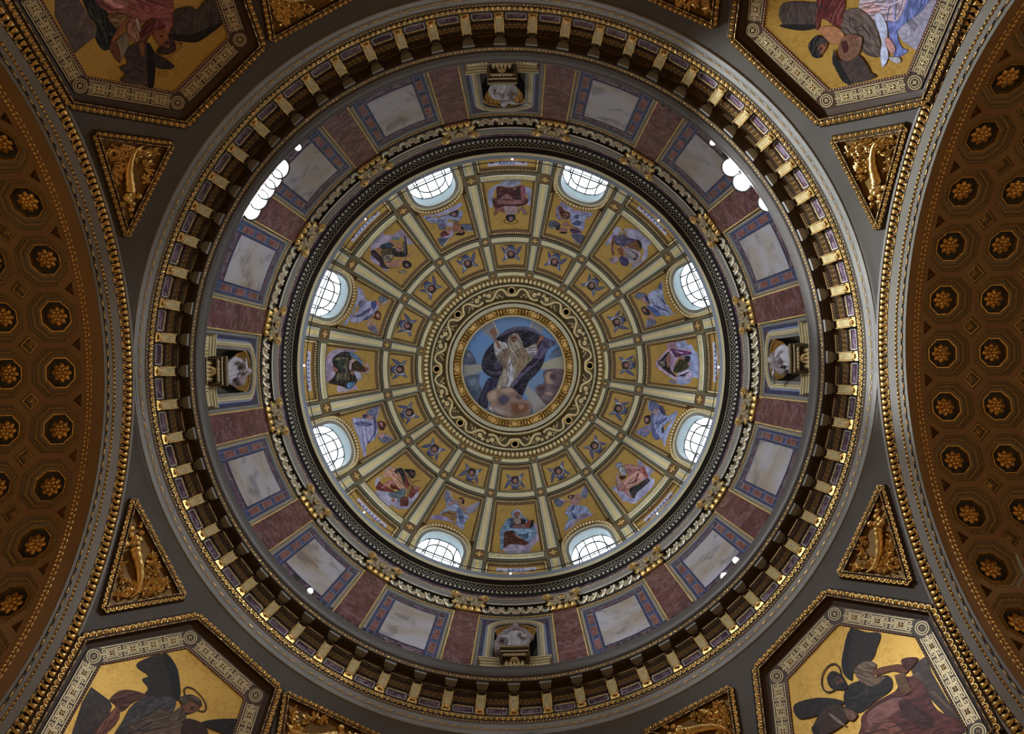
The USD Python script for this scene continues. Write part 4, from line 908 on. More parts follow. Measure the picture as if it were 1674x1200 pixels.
# ---- the drum wall (16 bays; niches open at the four sides)
DW = thing('drum_wall', 'tall round drum wall of grey stone between the two cornices', 'wall', None, 'structure')
def xz(phi0, R): return lambda x, z: cyl(phi0 + np.degrees(x / RW), z, R)
def niche_outline(hw, top, bot, rr, n=10):
    a = np.radians(np.linspace(0, 90, n)); r = [(hw - rr + rr * math.cos(t), top - rr + rr * math.sin(t)) for t in a]
    return [(hw, bot)] + r + [(-x, y) for x, y in r[::-1]] + [(-hw, bot)]
NO = niche_outline(0.83, 31.25, 26.9, 0.62)
for b in range(16):
    phi = b * 22.5; w = math.radians(11.25) * RW
    base = Polygon([(-w, 24.7), (w, 24.7), (w, 33.05), (-w, 33.05)], [NO] if b % 4 == 0 else [])
    obj('bay_wall', sheet(base, xz(phi, RW), 0.4), 'stone_grey', DW)
    w2 = 8.2
    obj('garland_band', pbox(lambda u, v, d: cyl(phi + u, v, RW - d), np.linspace(-w2, w2, 14), np.array([32.2, 32.95]), 0, 0.08), 'cove_dark', DW)
    g = []
    for j in range(7):
        u = (j - 3) * 2.3
        fr = ring_fr(RW - 0.08, 32.58, 1, 0, 15, phi + u - .5, phi + u + .5)
        if j % 2 == 1 or j == 3: g.append(tile(U_ROSE, fr, 0.44, 0.40, 0.34))
        for sg in (-1, 1):
            f2 = ring_fr(RW - 0.08, 32.55, 1, 0, 15, phi + u + sg * 0.85 - .5, phi + u + sg * 0.85 + .5); c, s = math.cos(sg * 1.1), math.sin(sg * 1.1)
            g.append(tile(U_LEAF, Fr(f2.P, f2.N, f2.T * c + f2.U * s), 0.22, 0.42, 0.26))
    obj('garland_relief', merge(g), 'silver_gilt', DW, 'stuff')
    obj('bead_row', merge([tile(U_BEAD, ring_fr(RW - 0.05, 32.08, 34, 0, 0, phi - w2, phi + w2), 0.075, 0.085, 0.08), tile(U_BEAD, ring_fr(RW - 0.08, 32.93, 34, 0, 0, phi - w2, phi + w2), 0.06, 0.06, 0.06)]), 'gold_pale', DW, 'stuff')
    obj('gilt_fillet', pbox(lambda u, v, d: cyl(phi + u, v, RW - d), np.linspace(-w2, w2, 12), np.array([32.0, 32.04]), 0, 0.04), 'gold', DW)
    obj('grey_strip', pbox(lambda u, v, d: cyl(phi + u, v, RW - d), np.linspace(-w2, w2, 12), np.array([31.72, 31.98]), 0, 0.025), 'stone_grey', DW)
# ---- pilasters
def pil():
    t = thing('pilaster', 'x', 'pilaster', 'red marble pilasters around the drum')
    obj('shaft', pbox(lambda u, v, d: cyl(u, v, RW - d), np.linspace(-2.75, 2.75, 6), np.linspace(25.6, 32.05, 5), 0, 0.14), 'marble_red', t)
    obj('plinth', pbox(lambda u, v, d: cyl(u, v, RW - d), np.linspace(-3.6, 3.6, 6), np.array([24.74, 25.7]), 0, 0.24), 'stone_dark', t)
    obj('gilt_edge', merge([pbox(lambda u, v, d: cyl(u, v, RW - d), np.array([a, a + .28]), np.linspace(25.6, 32.05, 4), 0, 0.10) for a in (-3.05, 2.77)]), 'gold_dark', t)
    bs = []
    for a in (-2.92, 2.92):
        P = np.stack([cyl(np.array([a]), np.array([h]), RW - 0.1)[0] for h in np.linspace(25.6, 32.0, 12)]); N = np.tile(-cyl(np.array([a]), np.array([0.]), 1.0), (12, 1)); bs.append(along(U_BEAD, P, N, 0.115, 0.085, 0.07, 0, 0, 0.8))
    obj('bead_row', merge(bs), 'gold_bright', t, 'stuff')
    wid = lambda v: np.interp(v, [32.0, 32.3, 32.7, 33.0, 33.1], [2.7, 2.9, 3.4, 4.2, 4.3])
    c = obj('capital', pbox(lambda u, v, d: cyl(u * wid(v), v, RW - d * np.interp(v, [32.0, 32.4, 32.9, 33.1], [0.2, 0.26, 0.42, 0.46])), np.linspace(-1, 1, 9), np.linspace(32.02, 33.05, 9), 0, 1.0), 'gold_dark', t)
    lv = []
    for u, h, s, ro in ((-2.3, 32.24, .34, .15), (-.8, 32.22, .32, 0), (.8, 32.22, .32, 0), (2.3, 32.24, .34, -.15), (-3.0, 32.55, .36, .8), (3.0, 32.55, .36, -.8)):
        f = ring_fr(RW - np.interp(h, [32, 32.4, 32.9], [.2, .27, .42]), h, 1, 0, 20, u - .5, u + .5); cc, ss = math.cos(ro), math.sin(ro)
        lv.append(tile(U_ACA, Fr(f.P, f.N, f.T * cc + f.U * ss), 0.26, s * .9, 0.18))
    obj('acanthus_leaf', merge(lv), 'gold', c)
    sc_ = []
    for sg in (-1, 1):
        for pts in (((.3, 32.38), (1.2, 32.55), (2.2, 32.62), (3.2, 32.72), (3.9, 32.9)), ((.2, 32.6), (.9, 32.86), (1.7, 32.8), (1.6, 32.62), (1.1, 32.66)), ((1.6, 32.3), (2.2, 32.45), (2.9, 32.4), (3.1, 32.28))):
            P = crv([cyl(sg * u, h, RW - np.interp(h, [32, 32.4, 32.9], [.24, .31, .46])) for u, h in pts], 5, False); N = -P * np.array([1, 1, 0]); N /= np.linalg.norm(N, axis=1, keepdims=True); sc_.append(sweep(Fr(P, N), [(-.065, -.03), (-.04, .06), (.04, .06), (.065, -.03)]))
    obj('scroll_stem', merge(sc_), 'silver_gilt', c)
    vo = []
    for sg in (-1, 1):
        a = np.linspace(0, 4.6 * math.pi, 40); r = 0.20 * (1 - a / (5.4 * math.pi)); ctr = ring_fr(RW - 0.52, 32.86, 1, 0, 20, sg * 3.7 - .5, sg * 3.7 + .5)
        P = ctr.P + (np.cos(a) * r * sg)[:, None] * ctr.T + (np.sin(a) * r)[:, None] * ctr.U + (a / a[-1] * 0.1)[:, None] * ctr.N
        vo.append(sweep(Fr(P, np.tile(ctr.N, (40, 1))), [(-0.03, -0.05), (-0.03, 0.03), (0.03, 0.03), (0.03, -0.05)]))
    obj('volute', merge(vo), 'gold_bright', c)
    obj('flower', tile(U_ROSE, ring_fr(RW - 0.42, 32.80, 1, 0, 20, -.5, .5), 0.36, 0.34, 0.24), 'gold', c)
    return t
PH = [11.25 + 22.5 * i for i in range(16)]
def four(i): return ['first', 'second', 'third', 'fourth'][i % 4]
src = None
for i, phi in enumerate(PH):
    lab = place(phi, f'red marble pilaster with gilt capital, the {four(i)}')
    if src is None: src = pil(); src.SetCustomDataByKey('label', lab); UsdGeom.Xform(src).GetOrderedXformOps()[0].Set(phi)
    else: dup(src, phi, lab)

# ---- inlaid marble panels of the twelve closed bays
def bars(phi, rects, d): return merge([pbox(lambda u, v, dd: cyl(phi + u, v, RW - dd), np.linspace(a, b, max(2, int((b - a) / 1.2) + 2)), np.array([c, e]), 0, d) for a, b, c, e in rects])
def marble_panel():
    t = thing('marble_wall_panel', 'x', 'wall panel', 'inlaid marble panels around the drum')
    obj('white_slab', bars(0, [(-4.75, 4.75, 27.2, 31.0)], 0.03), 'marble_white', t)
    obj('blue_border', bars(0, [(-7.3, -6.75, 25.2, 31.55), (6.75, 7.3, 25.2, 31.55), (-5.3, -4.75, 26.7, 31.15), (4.75, 5.3, 26.7, 31.15), (-6.75, 6.75, 31.42, 31.55), (-4.75, 4.75, 31.0, 31.1), (-4.75, 4.75, 27.1, 27.2), (-6.75, 6.75, 26.55, 26.7)], 0.035), 'blue_stone', t)
    obj('top_strip', bars(0, [(-6.75, 6.75, 31.12, 31.42), (-4.75, 4.75, 26.72, 27.08)], 0.03), 'marble_purple', t)
    for sg in (-1, 1):
        h = 30.80
        for k in range(3):
            obj('red_block', bars(0, [(sg * 6.03 - .62, sg * 6.03 + .62, h - 1.0, h)], 0.045), 'marble_block', t)
            obj('purple_spacer', bars(0, [(sg * 6.03 - .62, sg * 6.03 + .62, h - 1.34, h - 1.04)], 0.036), 'blue_stone', t); h -= 1.38
    ln = []
    for a in (-7.36, -6.78, -5.33, 5.27, 6.72, 7.30): ln.append((a, a + .07, 25.2, 31.5))
    h = 30.80
    for k in range(3): ln += [(s - .7, s + .7, h - y, h - y + .02) for s in (-6.03, 6.03) for y in (0, 1.0, 1.12, 1.24, 1.36)]; h -= 1.38
    obj('white_line', bars(0, ln, 0.048), 'blue_line', t)
    e = []
    for a in (-7.62, 7.62):
        P = np.stack([cyl(np.array([a]), np.array([h]), RW - 0.02)[0] for h in np.linspace(25.2, 31.7, 12)]); N = np.tile(-cyl(np.array([a]), np.array([0.]), 1.0), (12, 1)); e.append(along(U_BEAD, P, N, 0.12, 0.05, 0.05, 0, 0, 0.7))
    obj('gilt_bead_line', merge(e), 'gold_pale', t, 'stuff')
    return t
src = None; n = 0
for b in range(16):
    if b % 4 == 0: n = 0; continue
    lab = place(b * 22.5, f'white marble slab with blue and red inlaid border, {four(n)}'); n += 1
    if src is None: src = marble_panel(); src.SetCustomDataByKey('label', lab); UsdGeom.Xform(src).GetOrderedXformOps()[0].Set(b * 22.5)
    else: dup(src, b * 22.5, lab)

# ---- four statue niches
def niche():
    t = thing('statue_niche', 'x', 'niche', 'niches of the drum')
    c = crv(NO[1:-1], 1, False); no = np.array(NO)
    depth = lambda R: xz(0, R)
    obj('recess', merge([grid(np.stack([depth(RW)(no[:, 0], no[:, 1]), depth(RW + 0.55)(no[:, 0] * .98, no[:, 1]), depth(RW + 0.95)(no[:, 0] * .7, no[:, 1] - .1), depth(RW + 1.05)(no[:, 0] * .2, no[:, 1] - .2)])),
                         grid(np.stack([depth(RW)(np.array([-.83, .83]), np.array([26.9, 26.9])), depth(RW + 1.05)(np.array([-.83, .83]), np.array([26.9, 26.9]))])),
                         sheet(Polygon([(-.3, 26.9), (.3, 26.9), (.3, 31.2), (-.3, 31.2)]), depth(RW + 1.04), 0.4)]), 'stone_dark', t)
    fo = lambda k: np.array(niche_outline(0.83 + k, 31.25 + k, 26.9, 0.62 + k))
    def band(k0, k1, d, n0='stone_grey'):
        A, B = fo(k0), fo(k1); return merge([grid(np.stack([depth(RW - d)(A[:, 0], A[:, 1]), depth(RW - d)(B[:, 0], B[:, 1])])), grid(np.stack([depth(RW)(A[:, 0], A[:, 1]), depth(RW - d)(A[:, 0], A[:, 1])])), grid(np.stack([depth(RW - d)(B[:, 0], B[:, 1]), depth(RW)(B[:, 0], B[:, 1])]))])
    obj('grey_surround', band(0, 0.2, 0.05), 'stone_grey', t); obj('cream_surround', band(0.2, 0.30, 0.09), 'cream', t)
    A = fo(0.16); P = depth(RW - 0.05)(A[:, 0], A[:, 1]); obj('bead_arch', along(U_BEAD, P, np.tile([[-1., 0, 0]], (len(P), 1)), 0.1, 0.07, 0.06), 'gold_pale', t, 'stuff')
    A = fo(0.34); P = depth(RW - 0.03)(A[:, 0], A[:, 1]); obj('pale_line', sweep(Fr(P, np.tile([[-1., 0, 0]], (len(P), 1))), [(-.03, -.02), (-.03, .03), (.03, .03), (.03, -.02)]), 'blue_line', t)
    fr0 = Polygon([(-1.36, 25.0), (1.36, 25.0), (1.36, 31.62), (-1.36, 31.62)], [[(-1.2, 25.1), (1.2, 25.1), (1.2, 31.48), (-1.2, 31.48)]]); obj('blue_border', sheet(fr0, depth(RW - 0.03), 0.3), 'blue_stone', t)
    sp = Polygon([(-1.2, 25.0), (1.2, 25.0), (1.2, 31.48), (-1.2, 31.48)], [[(a, b) for a, b in niche_outline(1.13, 31.47, 26.9, .9)]]); obj('red_spandrel', sheet(sp, depth(RW - 0.02), 0.3), 'marble_red', t)
    sh = []
    for k in range(11):                                               # gilt scallop behind the statue's head
        a = math.radians(8 + 164 * k / 10); da = math.radians(8)
        L = [(0.15, .75), (0.45, .62), (0.70, .34), (0.80, .10)]
        rows = []
        for o, lift in ((-da, 0), (-da * .5, .05), (0, .07), (da * .5, .05), (da, 0)):
            rows.append([depth(RW + dd + lift - .1)(np.array([r * math.cos(a + o)]), np.array([30.35 + r * .95 * math.sin(a + o)]))[0] for r, dd in L])
        sh.append(grid(np.array(rows)))
    obj('scallop_shell', merge(sh), 'gold', t)
    A = np.stack([0.82 * np.cos(np.linspace(0, math.pi, 30)), 30.35 + 0.82 * np.sin(np.linspace(0, math.pi, 30)) + .03 * np.abs(np.sin(np.linspace(0, math.pi, 30) * 11))], 1); P = depth(RW + 0.02)(A[:, 0], A[:, 1])
    obj('shell_rim', sweep(Fr(P, np.tile([[-1., 0, 0]], (len(P), 1))), [(-.03, -.03), (-.03, .03), (.03, .03), (.03, -.03)]), 'gold_bright', t)
    # sill cornice, scrolls and the corbel that carries the statue
    cy = lambda a, b, c, e, d0, d1: pbox(lambda u, v, d: cyl(np.degrees(u / RW), v, RW - d), np.linspace(a, b, 5), np.array([c, e]), d0, d1)
    obj('sill_cornice', merge([cy(-1.30, 1.30, 26.6, 26.72, 0, .30), cy(-1.24, 1.24, 26.48, 26.6, 0, .24), cy(-1.2, 1.2, 26.38, 26.48, 0, .2), cy(-1.34, 1.34, 26.72, 26.8, 0, .34)]), 'cream', t)
    for sg in (-1, 1):
        P = np.stack([cyl(np.degrees(np.array([sg * x / RW])), np.array([z]), RW - .12)[0] for x, z in ((.45, 26.0), (.62, 25.95), (.8, 26.1), (.95, 26.28), (1.12, 26.3), (1.22, 26.32))])
        P = crv(P, 4, False); s = obj('scroll_bracket', sweep(Fr(P, np.tile([[-1., 0, 0]], (len(P), 1))), [(-.10, -.12), (-.10, .1), (.0, .14), (.10, .1), (.10, -.12)]), 'cream', t)
        obj('scroll_leaf', tile(U_ACA, ring_fr(RW - .24, 26.15, 5, 0, 20, sg * 4.2 - 1.6, sg * 4.2 + 1.6), .12, .26, .08), 'gold_pale', s)
    c = obj('corbel', merge([cy(-.46, .46, 25.5, 25.62, 0, .52), cy(-.40, .40, 25.62, 26.3, 0, .42), cy(-.44, .44, 26.3, 26.42, 0, .56), cy(-.50, .50, 26.42, 26.58, 0, .66), cy(-.54, .54, 26.58, 26.74, 0, .74), cy(-.50, .50, 26.74, 27.0, 0, .70)]), 'frame_dark', t)
    obj('corbel_rails', merge([cy(-.56, .56, 26.70, 26.75, 0, .77), cy(-.47, .47, 26.40, 26.44, 0, .60), cy(-.48, .48, 25.5, 25.54, 0, .55), cy(-.52, .52, 26.46, 26.54, 0, .69)]), 'cream', c)
    lf = [tile(U_ACA, ring_fr(RW - .43, 25.92, 5, 0, 15, -1.9, 1.9), .16, .42, .14), tile(U_ROSE, ring_fr(RW - .5, 26.14, 1, 0, 20, -.5, .5), .3, .26, .2)]
    obj('corbel_leaf', merge(lf), 'gold_dull', c)
    obj('scalloped_fringe', tile(U_BALL, ring_fr(RW - .58, 26.36, 6, 0, 20, -2.1, 2.1), .17, .12, .14), 'cream', c, 'stuff')
    return t
src = None
for q, s in SIDES.items():
    lab = f'arched niche with gilt shell and corbel at the {s} of the drum'
    if src is None: src = niche(); src.SetCustomDataByKey('label', lab)
    else: dup(src, q, lab)

# ---- marble statues in the niches
def limb(a, b, ra, rb):
    s0 = manifold3d.Manifold.sphere(ra, 16).translate(tuple(map(float, a))); s1 = manifold3d.Manifold.sphere(rb, 16).translate(tuple(map(float, b))); return manifold3d.Manifold.batch_hull([s0, s1])
def chain(pts): return [limb(a[:3], b[:3], a[3], b[3]) for a, b in zip(pts[:-1], pts[1:])]
def body(bones, fine=0.06, it=6, fold=0.02, seed=1):
    m = bones[0]
    for b in bones[1:]: m = m + b
    m = m.refine_to_length(fine).to_mesh(); t = trimesh.Trimesh(m.vert_properties[:, :3], m.tri_verts); trimesh.smoothing.filter_taubin(t, iterations=it)
    v = np.array(t.vertices); n = np.array(t.vertex_normals); a = np.arctan2(v[:, 1], v[:, 0]); w = np.clip((2.35 - v[:, 2]) / .6, 0, 1)
    fd = np.sin(a * 9 + 2.2 * np.sin(v[:, 2] * 2.2 + seed) + seed) * fold * 1.6 + (meshkit.noise(v * np.array([5, 5, 1.4]), seed) - .5) * fold * 2
    t.vertices = v + n * (fd * w)[:, None]; return shaded(t, True)
def statue(phi, pose, label, mat='statue_marble'):
    # local: x across, y towards the viewer, z up from the corbel; 3.1 m tall
    hem = [(x, y, .06, .26) for x, y in ((-.22, .0), (.22, .0), (0, .16), (0, -.12))]
    waist = (0, 0, 1.55, .30); bones = [limb(h[:3], waist[:3], h[3], waist[3]) for h in hem]
    bones += [manifold3d.Manifold.batch_hull([manifold3d.Manifold.sphere(.26, 16).translate((0, 0, 1.55)), manifold3d.Manifold.sphere(.20, 16).translate((-.27, 0, 2.30)), manifold3d.Manifold.sphere(.20, 16).translate((.27, 0, 2.30)), manifold3d.Manifold.sphere(.22, 16).translate((0, .08, 2.05))])]
    bones += chain([(0, 0.02, 2.35, .13), (0, .06, 2.60, .105)])
    hd = np.array([0, .10, 2.80]); tilt = pose.get('tilt', 0.0)
    bones += [manifold3d.Manifold.sphere(.19, 20).scale((.86, 1.0, 1.18)).translate(tuple(hd)), limb(hd + (0, .16, .02), hd + (0, .2, -.05), .035, .05), limb(hd + (-.05, .15, -.1), hd + (.05, .15, -.1), .05, .05)]
    for ex in (-.07, .07): bones.append(manifold3d.Manifold.sphere(.035, 8).translate((ex, .10 + .165, 2.84)))
    for ex in (-.17, .17): bones.append(manifold3d.Manifold.sphere(.05, 8).scale((.5, .8, 1.2)).translate((ex, .09, 2.80)))
    for sg in (-1, 1):
        el, ha = pose['arms'][0 if sg < 0 else 1]
        bones += chain([(sg * .33, 0, 2.28, .17), (*el, .13), (*ha, .075)])
        d = np.array(ha) - np.array(el); d = d / np.linalg.norm(d); s = np.cross(d, (0, 0, 1.0)); s /= np.linalg.norm(s) + 1e-9
        pal = np.array(ha) + d * .12; bones.append(limb(ha, pal, .075, .08))
        for k in range(4): b = pal + s * (k - 1.5) * .045; bones.append(limb(b, b + d * (.13 + .02 * (k in (1, 2))) + np.array((0, .02, -.02)), .027, .02))
        bones.append(limb(pal - d * .05 + s * .08, pal + s * .14 + d * .04, .03, .022))
        bones += [limb(np.array(el) + (0, 0, -.05), np.array(el) * (.8, .5, 1) + (0, 0, -.6), .13, .08)]            # hanging sleeve
    T = thing('niche_statue', label, 'statue', 'marble statues in the niches of the drum')
    base = cyl(0, 27.0, RW - 0.22); R = np.array([[0, -1, 0], [1, 0, 0], [0, 0, 1.0]]); Rq = RZ(phi)
    def put(m): v = np.asarray(m[0]) @ R.T * 1.0 + base; return v @ Rq.T, m[1], np.asarray(m[2]) @ R.T @ Rq.T
    obj('robed_figure', put(body(bones, .06, 5, .02, pose.get('seed', 1))), mat, T)
    for nm, ms, mt in pose['extra'](hd): obj(nm, put(ms), mt, T)
def hair_beard(hd): return body([manifold3d.Manifold.sphere(.2, 16).scale((.92, .95, 1.1)).translate((0, hd[1] - .05, hd[2] + .05)), limb(hd + (-.07, .12, -.15), hd + (0, .13, -.32), .08, .05), limb(hd + (.07, .12, -.15), hd + (0, .13, -.32), .08, .05)], .05, 3, .01)
def curls(hd): return body([manifold3d.Manifold.sphere(.21, 16).scale((.95, .95, 1.05)).translate((0, hd[1] - .06, hd[2] + .05)), limb(hd + (-.16, -.02, 0), hd + (-.17, -.04, -.2), .08, .06), limb(hd + (.16, -.02, 0), hd + (.17, -.04, -.2), .08, .06)], .05, 3, .012)
def slab(a, b, w, th, wav=0.0):
    a, b = np.array(a, float), np.array(b, float); s = np.linspace(0, 1, 9); P = a + (b - a) * s[:, None]; P[:, 1] += wav * np.sin(s * 5)
    d = b - a; n = np.array([0, 1.0, .3]); return sweep(Fr(P, np.tile(n / np.linalg.norm(n), (9, 1))), [(-w, -th), (-w, th), (w, th), (w, -th), (-w, -th)])
def cloak(pts, r): return body([limb(a, b, r, r * .8) for a, b in zip(pts[:-1], pts[1:])], .06, 4, .03)
statue(270, {'seed': 1, 'arms': (((-.42, .06, 1.75), (-.15, .30, 1.50)), ((.42, .10, 1.75), (.30, .34, 1.65))), 'extra': lambda hd: [('hair_and_beard', hair_beard(hd), 'statue_marble'), ('unrolled_scroll', slab((.15, .50, 1.55), (.95, .42, 2.35), .17, .02, .05), 'statue_marble')]},
       'white marble statue holding a long inscribed scroll in the top niche')
statue(0, {'seed': 2, 'arms': (((-.42, .05, 1.75), (-.18, .30, 1.70)), ((.42, .06, 1.70), (.15, .32, 1.35))), 'extra': lambda hd: [('hair_and_beard', hair_beard(hd), 'statue_marble'), ('shoulder_shawl', cloak([(-.35, -.05, 2.45), (-.1, .25, 2.3), (.2, .36, 1.9), (.45, .3, 1.5), (.5, .3, 1.0)], .16), 'statue_dark'), ('drapery_end', slab((.40, .45, 1.6), (.85, .36, 2.1), .12, .03, .05), 'statue_marble')]},
       'white marble statue wrapped in a dark shawl in the right niche')
statue(90, {'seed': 3, 'arms': (((-.44, .04, 1.80), (-.22, .30, 1.45)), ((.44, .06, 1.80), (.46, .26, 1.35))), 'extra': lambda hd: [('curled_hair', curls(hd), 'statue_dark'), ('shoulder_cape', cloak([(-.5, .05, 1.9), (-.32, .12, 2.3), (0, .26, 2.28), (.32, .12, 2.3), (.55, .05, 1.8)], .18), 'statue_dark'), ('cloak_end', cloak([(.5, .1, 2.0), (.6, .1, 1.2), (.62, .1, .5)], .15), 'statue_dark')]},
       'broad shouldered marble statue in a cape in the bottom niche')
statue(180, {'seed': 4, 'arms': (((-.42, .06, 1.70), (-.10, .32, 1.55)), ((.40, .08, 1.75), (.14, .32, 1.80))), 'extra': lambda hd: [('curled_hair', curls(hd), 'statue_marble'), ('diagonal_cloak', cloak([(.35, .0, 2.4), (.1, .28, 2.15), (-.2, .36, 1.8), (-.45, .3, 1.4)], .17), 'statue_dark'), ('open_book', merge([slab((-.05, .50, 1.55), (.32, .48, 1.85), .2, .02), slab((.05, .55, 1.50), (.40, .5, 1.80), .2, .02)]), 'statue_marble')]},
       'marble statue with a diagonal cloak and open book in the left niche')
# ================================================================ THE DOME
DV = thing('dome_vault', 'great painted dome shell with olive ribs and bands', 'dome', None, 'structure')
RG, RF, RK = 10.43, 10.27, 10.245                                    # shell radii: ground, rib face, inlay face
SEAT = [0, 45, 90, 135, 180, 225, 270, 315]; WIN = [22.5 + 45 * k for k in range(8)]
WIN_OPEN = [(38, 352), (38, 325), (36.5, 311), (30.5, 301.5), (21, 295), (10, 292.2), (0, 291.6), (-10, 292.2), (-21, 295), (-30.5, 301.5), (-36.5, 311), (-38, 325), (-38, 352)]
WIN_BEAD = [(48.5, 346), (48.3, 330), (47, 315), (42.5, 300), (34, 290.5), (22, 284.5), (10, 281.8), (0, 281.2), (-10, 281.8), (-22, 284.5), (-34, 290.5), (-42.5, 300), (-47, 315), (-48.3, 330), (-48.5, 346)]
def sc(pts, kx, cy, ky): return [(x * kx, cy + (y - cy) * ky) for x, y in pts]
for phi in SEAT:
    obj('shell_bay', grid(dome(*np.meshgrid(np.linspace(phi - 11.25, phi + 11.25, 13), np.linspace(352, 149, 30)), RG)), 'brown_strip', DV)
wo = crv(WIN_OPEN, 4, False)
for phi in WIN:
    a = np.radians(np.linspace(-11.25, 11.25, 13))
    out = [(352 * math.sin(x), 352 * math.cos(x)) for x in a] + [(149 * math.sin(x), 149 * math.cos(x)) for x in a[::-1]]
    obj('shell_bay', sheet(Polygon(out).difference(Polygon(list(wo) + [(-38, 360), (38, 360)])), dxy(phi, RG), 7.0), 'brown_strip', DV)
# ---- ribs
def rib():
    t = thing('dome_rib', 'x', 'rib', 'inlaid ribs of the dome')
    obj('rib_body', pbox(dome, np.linspace(-2.3, 2.3, 5), np.linspace(350, 150, 40), RG, RF), 'olive', t)
    for r0, r1 in ((345, 322), (304, 217.5), (202, 161.5)):
        s = obj('inlay_strip', pbox(dome, np.linspace(-1.42, 1.42, 4), np.linspace(r0, r1, 20), RF, RK), 'knit_white', t)
        obj('dark_edge', merge([pbox(dome, np.array([a, a + .22]), np.linspace(r0 + .8, r1 - .8, 16), RF, RF - .008) for a in (-1.68, 1.46)] + [pbox(dome, np.linspace(-1.62, 1.62, 3), np.array([b, b - .7]), RF, RF - .008) for b in (r0 + .9, r1 - .2)]), 'line_dark', s)
        P, N = dpath([(0, r0 - 1), (0, r1 + 1)], RK, 60); c = np.linalg.norm(P[:, :2], axis=1).mean() / 9.0; W = .19 * c
        obj('gold_links', along(U_BEAD, P, N, 0.10, 0.24, 0.05, 0, 0, .55), 'knit_yellow', s, 'stuff')
        obj('woven_pattern', merge([along(U_PYR, *dpath([(a, r0 - 1), (a, r1 + 1)], RK, 60), 0.10, 0.05, 0.025, 0, 0, 0.6) for a in (-1.15, -.72, .72, 1.15)]), 'knit_grey', s, 'stuff')
    for r, sz in ((312, .52), (210, .40), (153.5, .27)):
        P = dome(np.array([0.]), np.array([float(r)]), RF)
        b = obj('crossing_block', pbox(dome, np.linspace(-1.5, 1.5, 3) if r < 300 else np.linspace(-1.6, 1.6, 3), np.array([r + sz * 13, r - sz * 13]), RF, RF - .02), 'brown_strip', t)
        tt = t_of(r); obj('rosette', tile(U_FLOWER, Fr(dome(np.array([0.]), np.array([float(r)]), RF - .02), dome_n(P), np.array([[0, -1., 0]])), sz * .85, sz * .85, .2), 'gold_bright', b)
    return t
RIBS = [11.25 + 22.5 * k for k in range(16)]; src = None
for k, phi in enumerate(RIBS):
    lab = place(phi, f'olive dome rib inlaid with woven gold, the {four(k)}')
    if src is None: src = rib(); src.SetCustomDataByKey('label', lab); UsdGeom.Xform(src).GetOrderedXformOps()[0].Set(phi)
    else: dup(src, phi, lab)
# ---- bands between the ribs
def band(phi, r0, r1, parent, wide, chain):
    m0 = 9.0
    b = obj('olive_band', pbox(dome, np.linspace(phi - m0, phi + m0, 9), np.array([r0 + 2.2, r1 - 2.2]), RG, RF + .01), 'olive', parent)
    k = obj('inlay_strip', pbox(dome, np.linspace(phi - 8.35, phi + 8.35, 9), np.array([r0 - .3, r1 + .3]), RF, RK), 'knit_white', b)
    obj('dark_edge', merge([pbox(dome, np.linspace(phi - 8.6, phi + 8.6, 9), np.array([x, x - .75]), RF + .01, RF) for x in (r0 + .8, r1 - .05)]), 'line_dark', b)
    a, c = (phi - 8.2, phi + 8.2); rm = (r0 + r1) / 2; w = (r0 - r1)
    if chain:
        obj('plait_pattern', merge([along(U_VEE, *dpath([(a, rm - .12 * w), (c, rm - .12 * w)], RK, 60), .10, .15, .03), along(U_VEE, *dpath([(a, rm + .16 * w), (c, rm + .16 * w)], RK, 60), .10, -.12, .03)]), 'knit_grey', k, 'stuff')
        obj('gold_plait', along(U_VEE, *dpath([(a, rm + .04 * w), (c, rm + .04 * w)], RK, 60), .10, .12, .04), 'knit_yellow', k, 'stuff')
    else: obj('stitch_pattern', merge([along(U_BOX, *dpath([(a, rm + q * w), (c, rm + q * w)], RK, 60), .11, .05, .02, 0, 0, .55) for q in (-.26, .26)]), 'knit_yellow', k, 'stuff')
for phi in SEAT: band(phi, 315.5, 307.5, DV, 1, True)
for k in range(16): band(22.5 * k, 213.5, 206, DV, 1, False); band(22.5 * k, 156.5, 150.5, DV, 1, False)

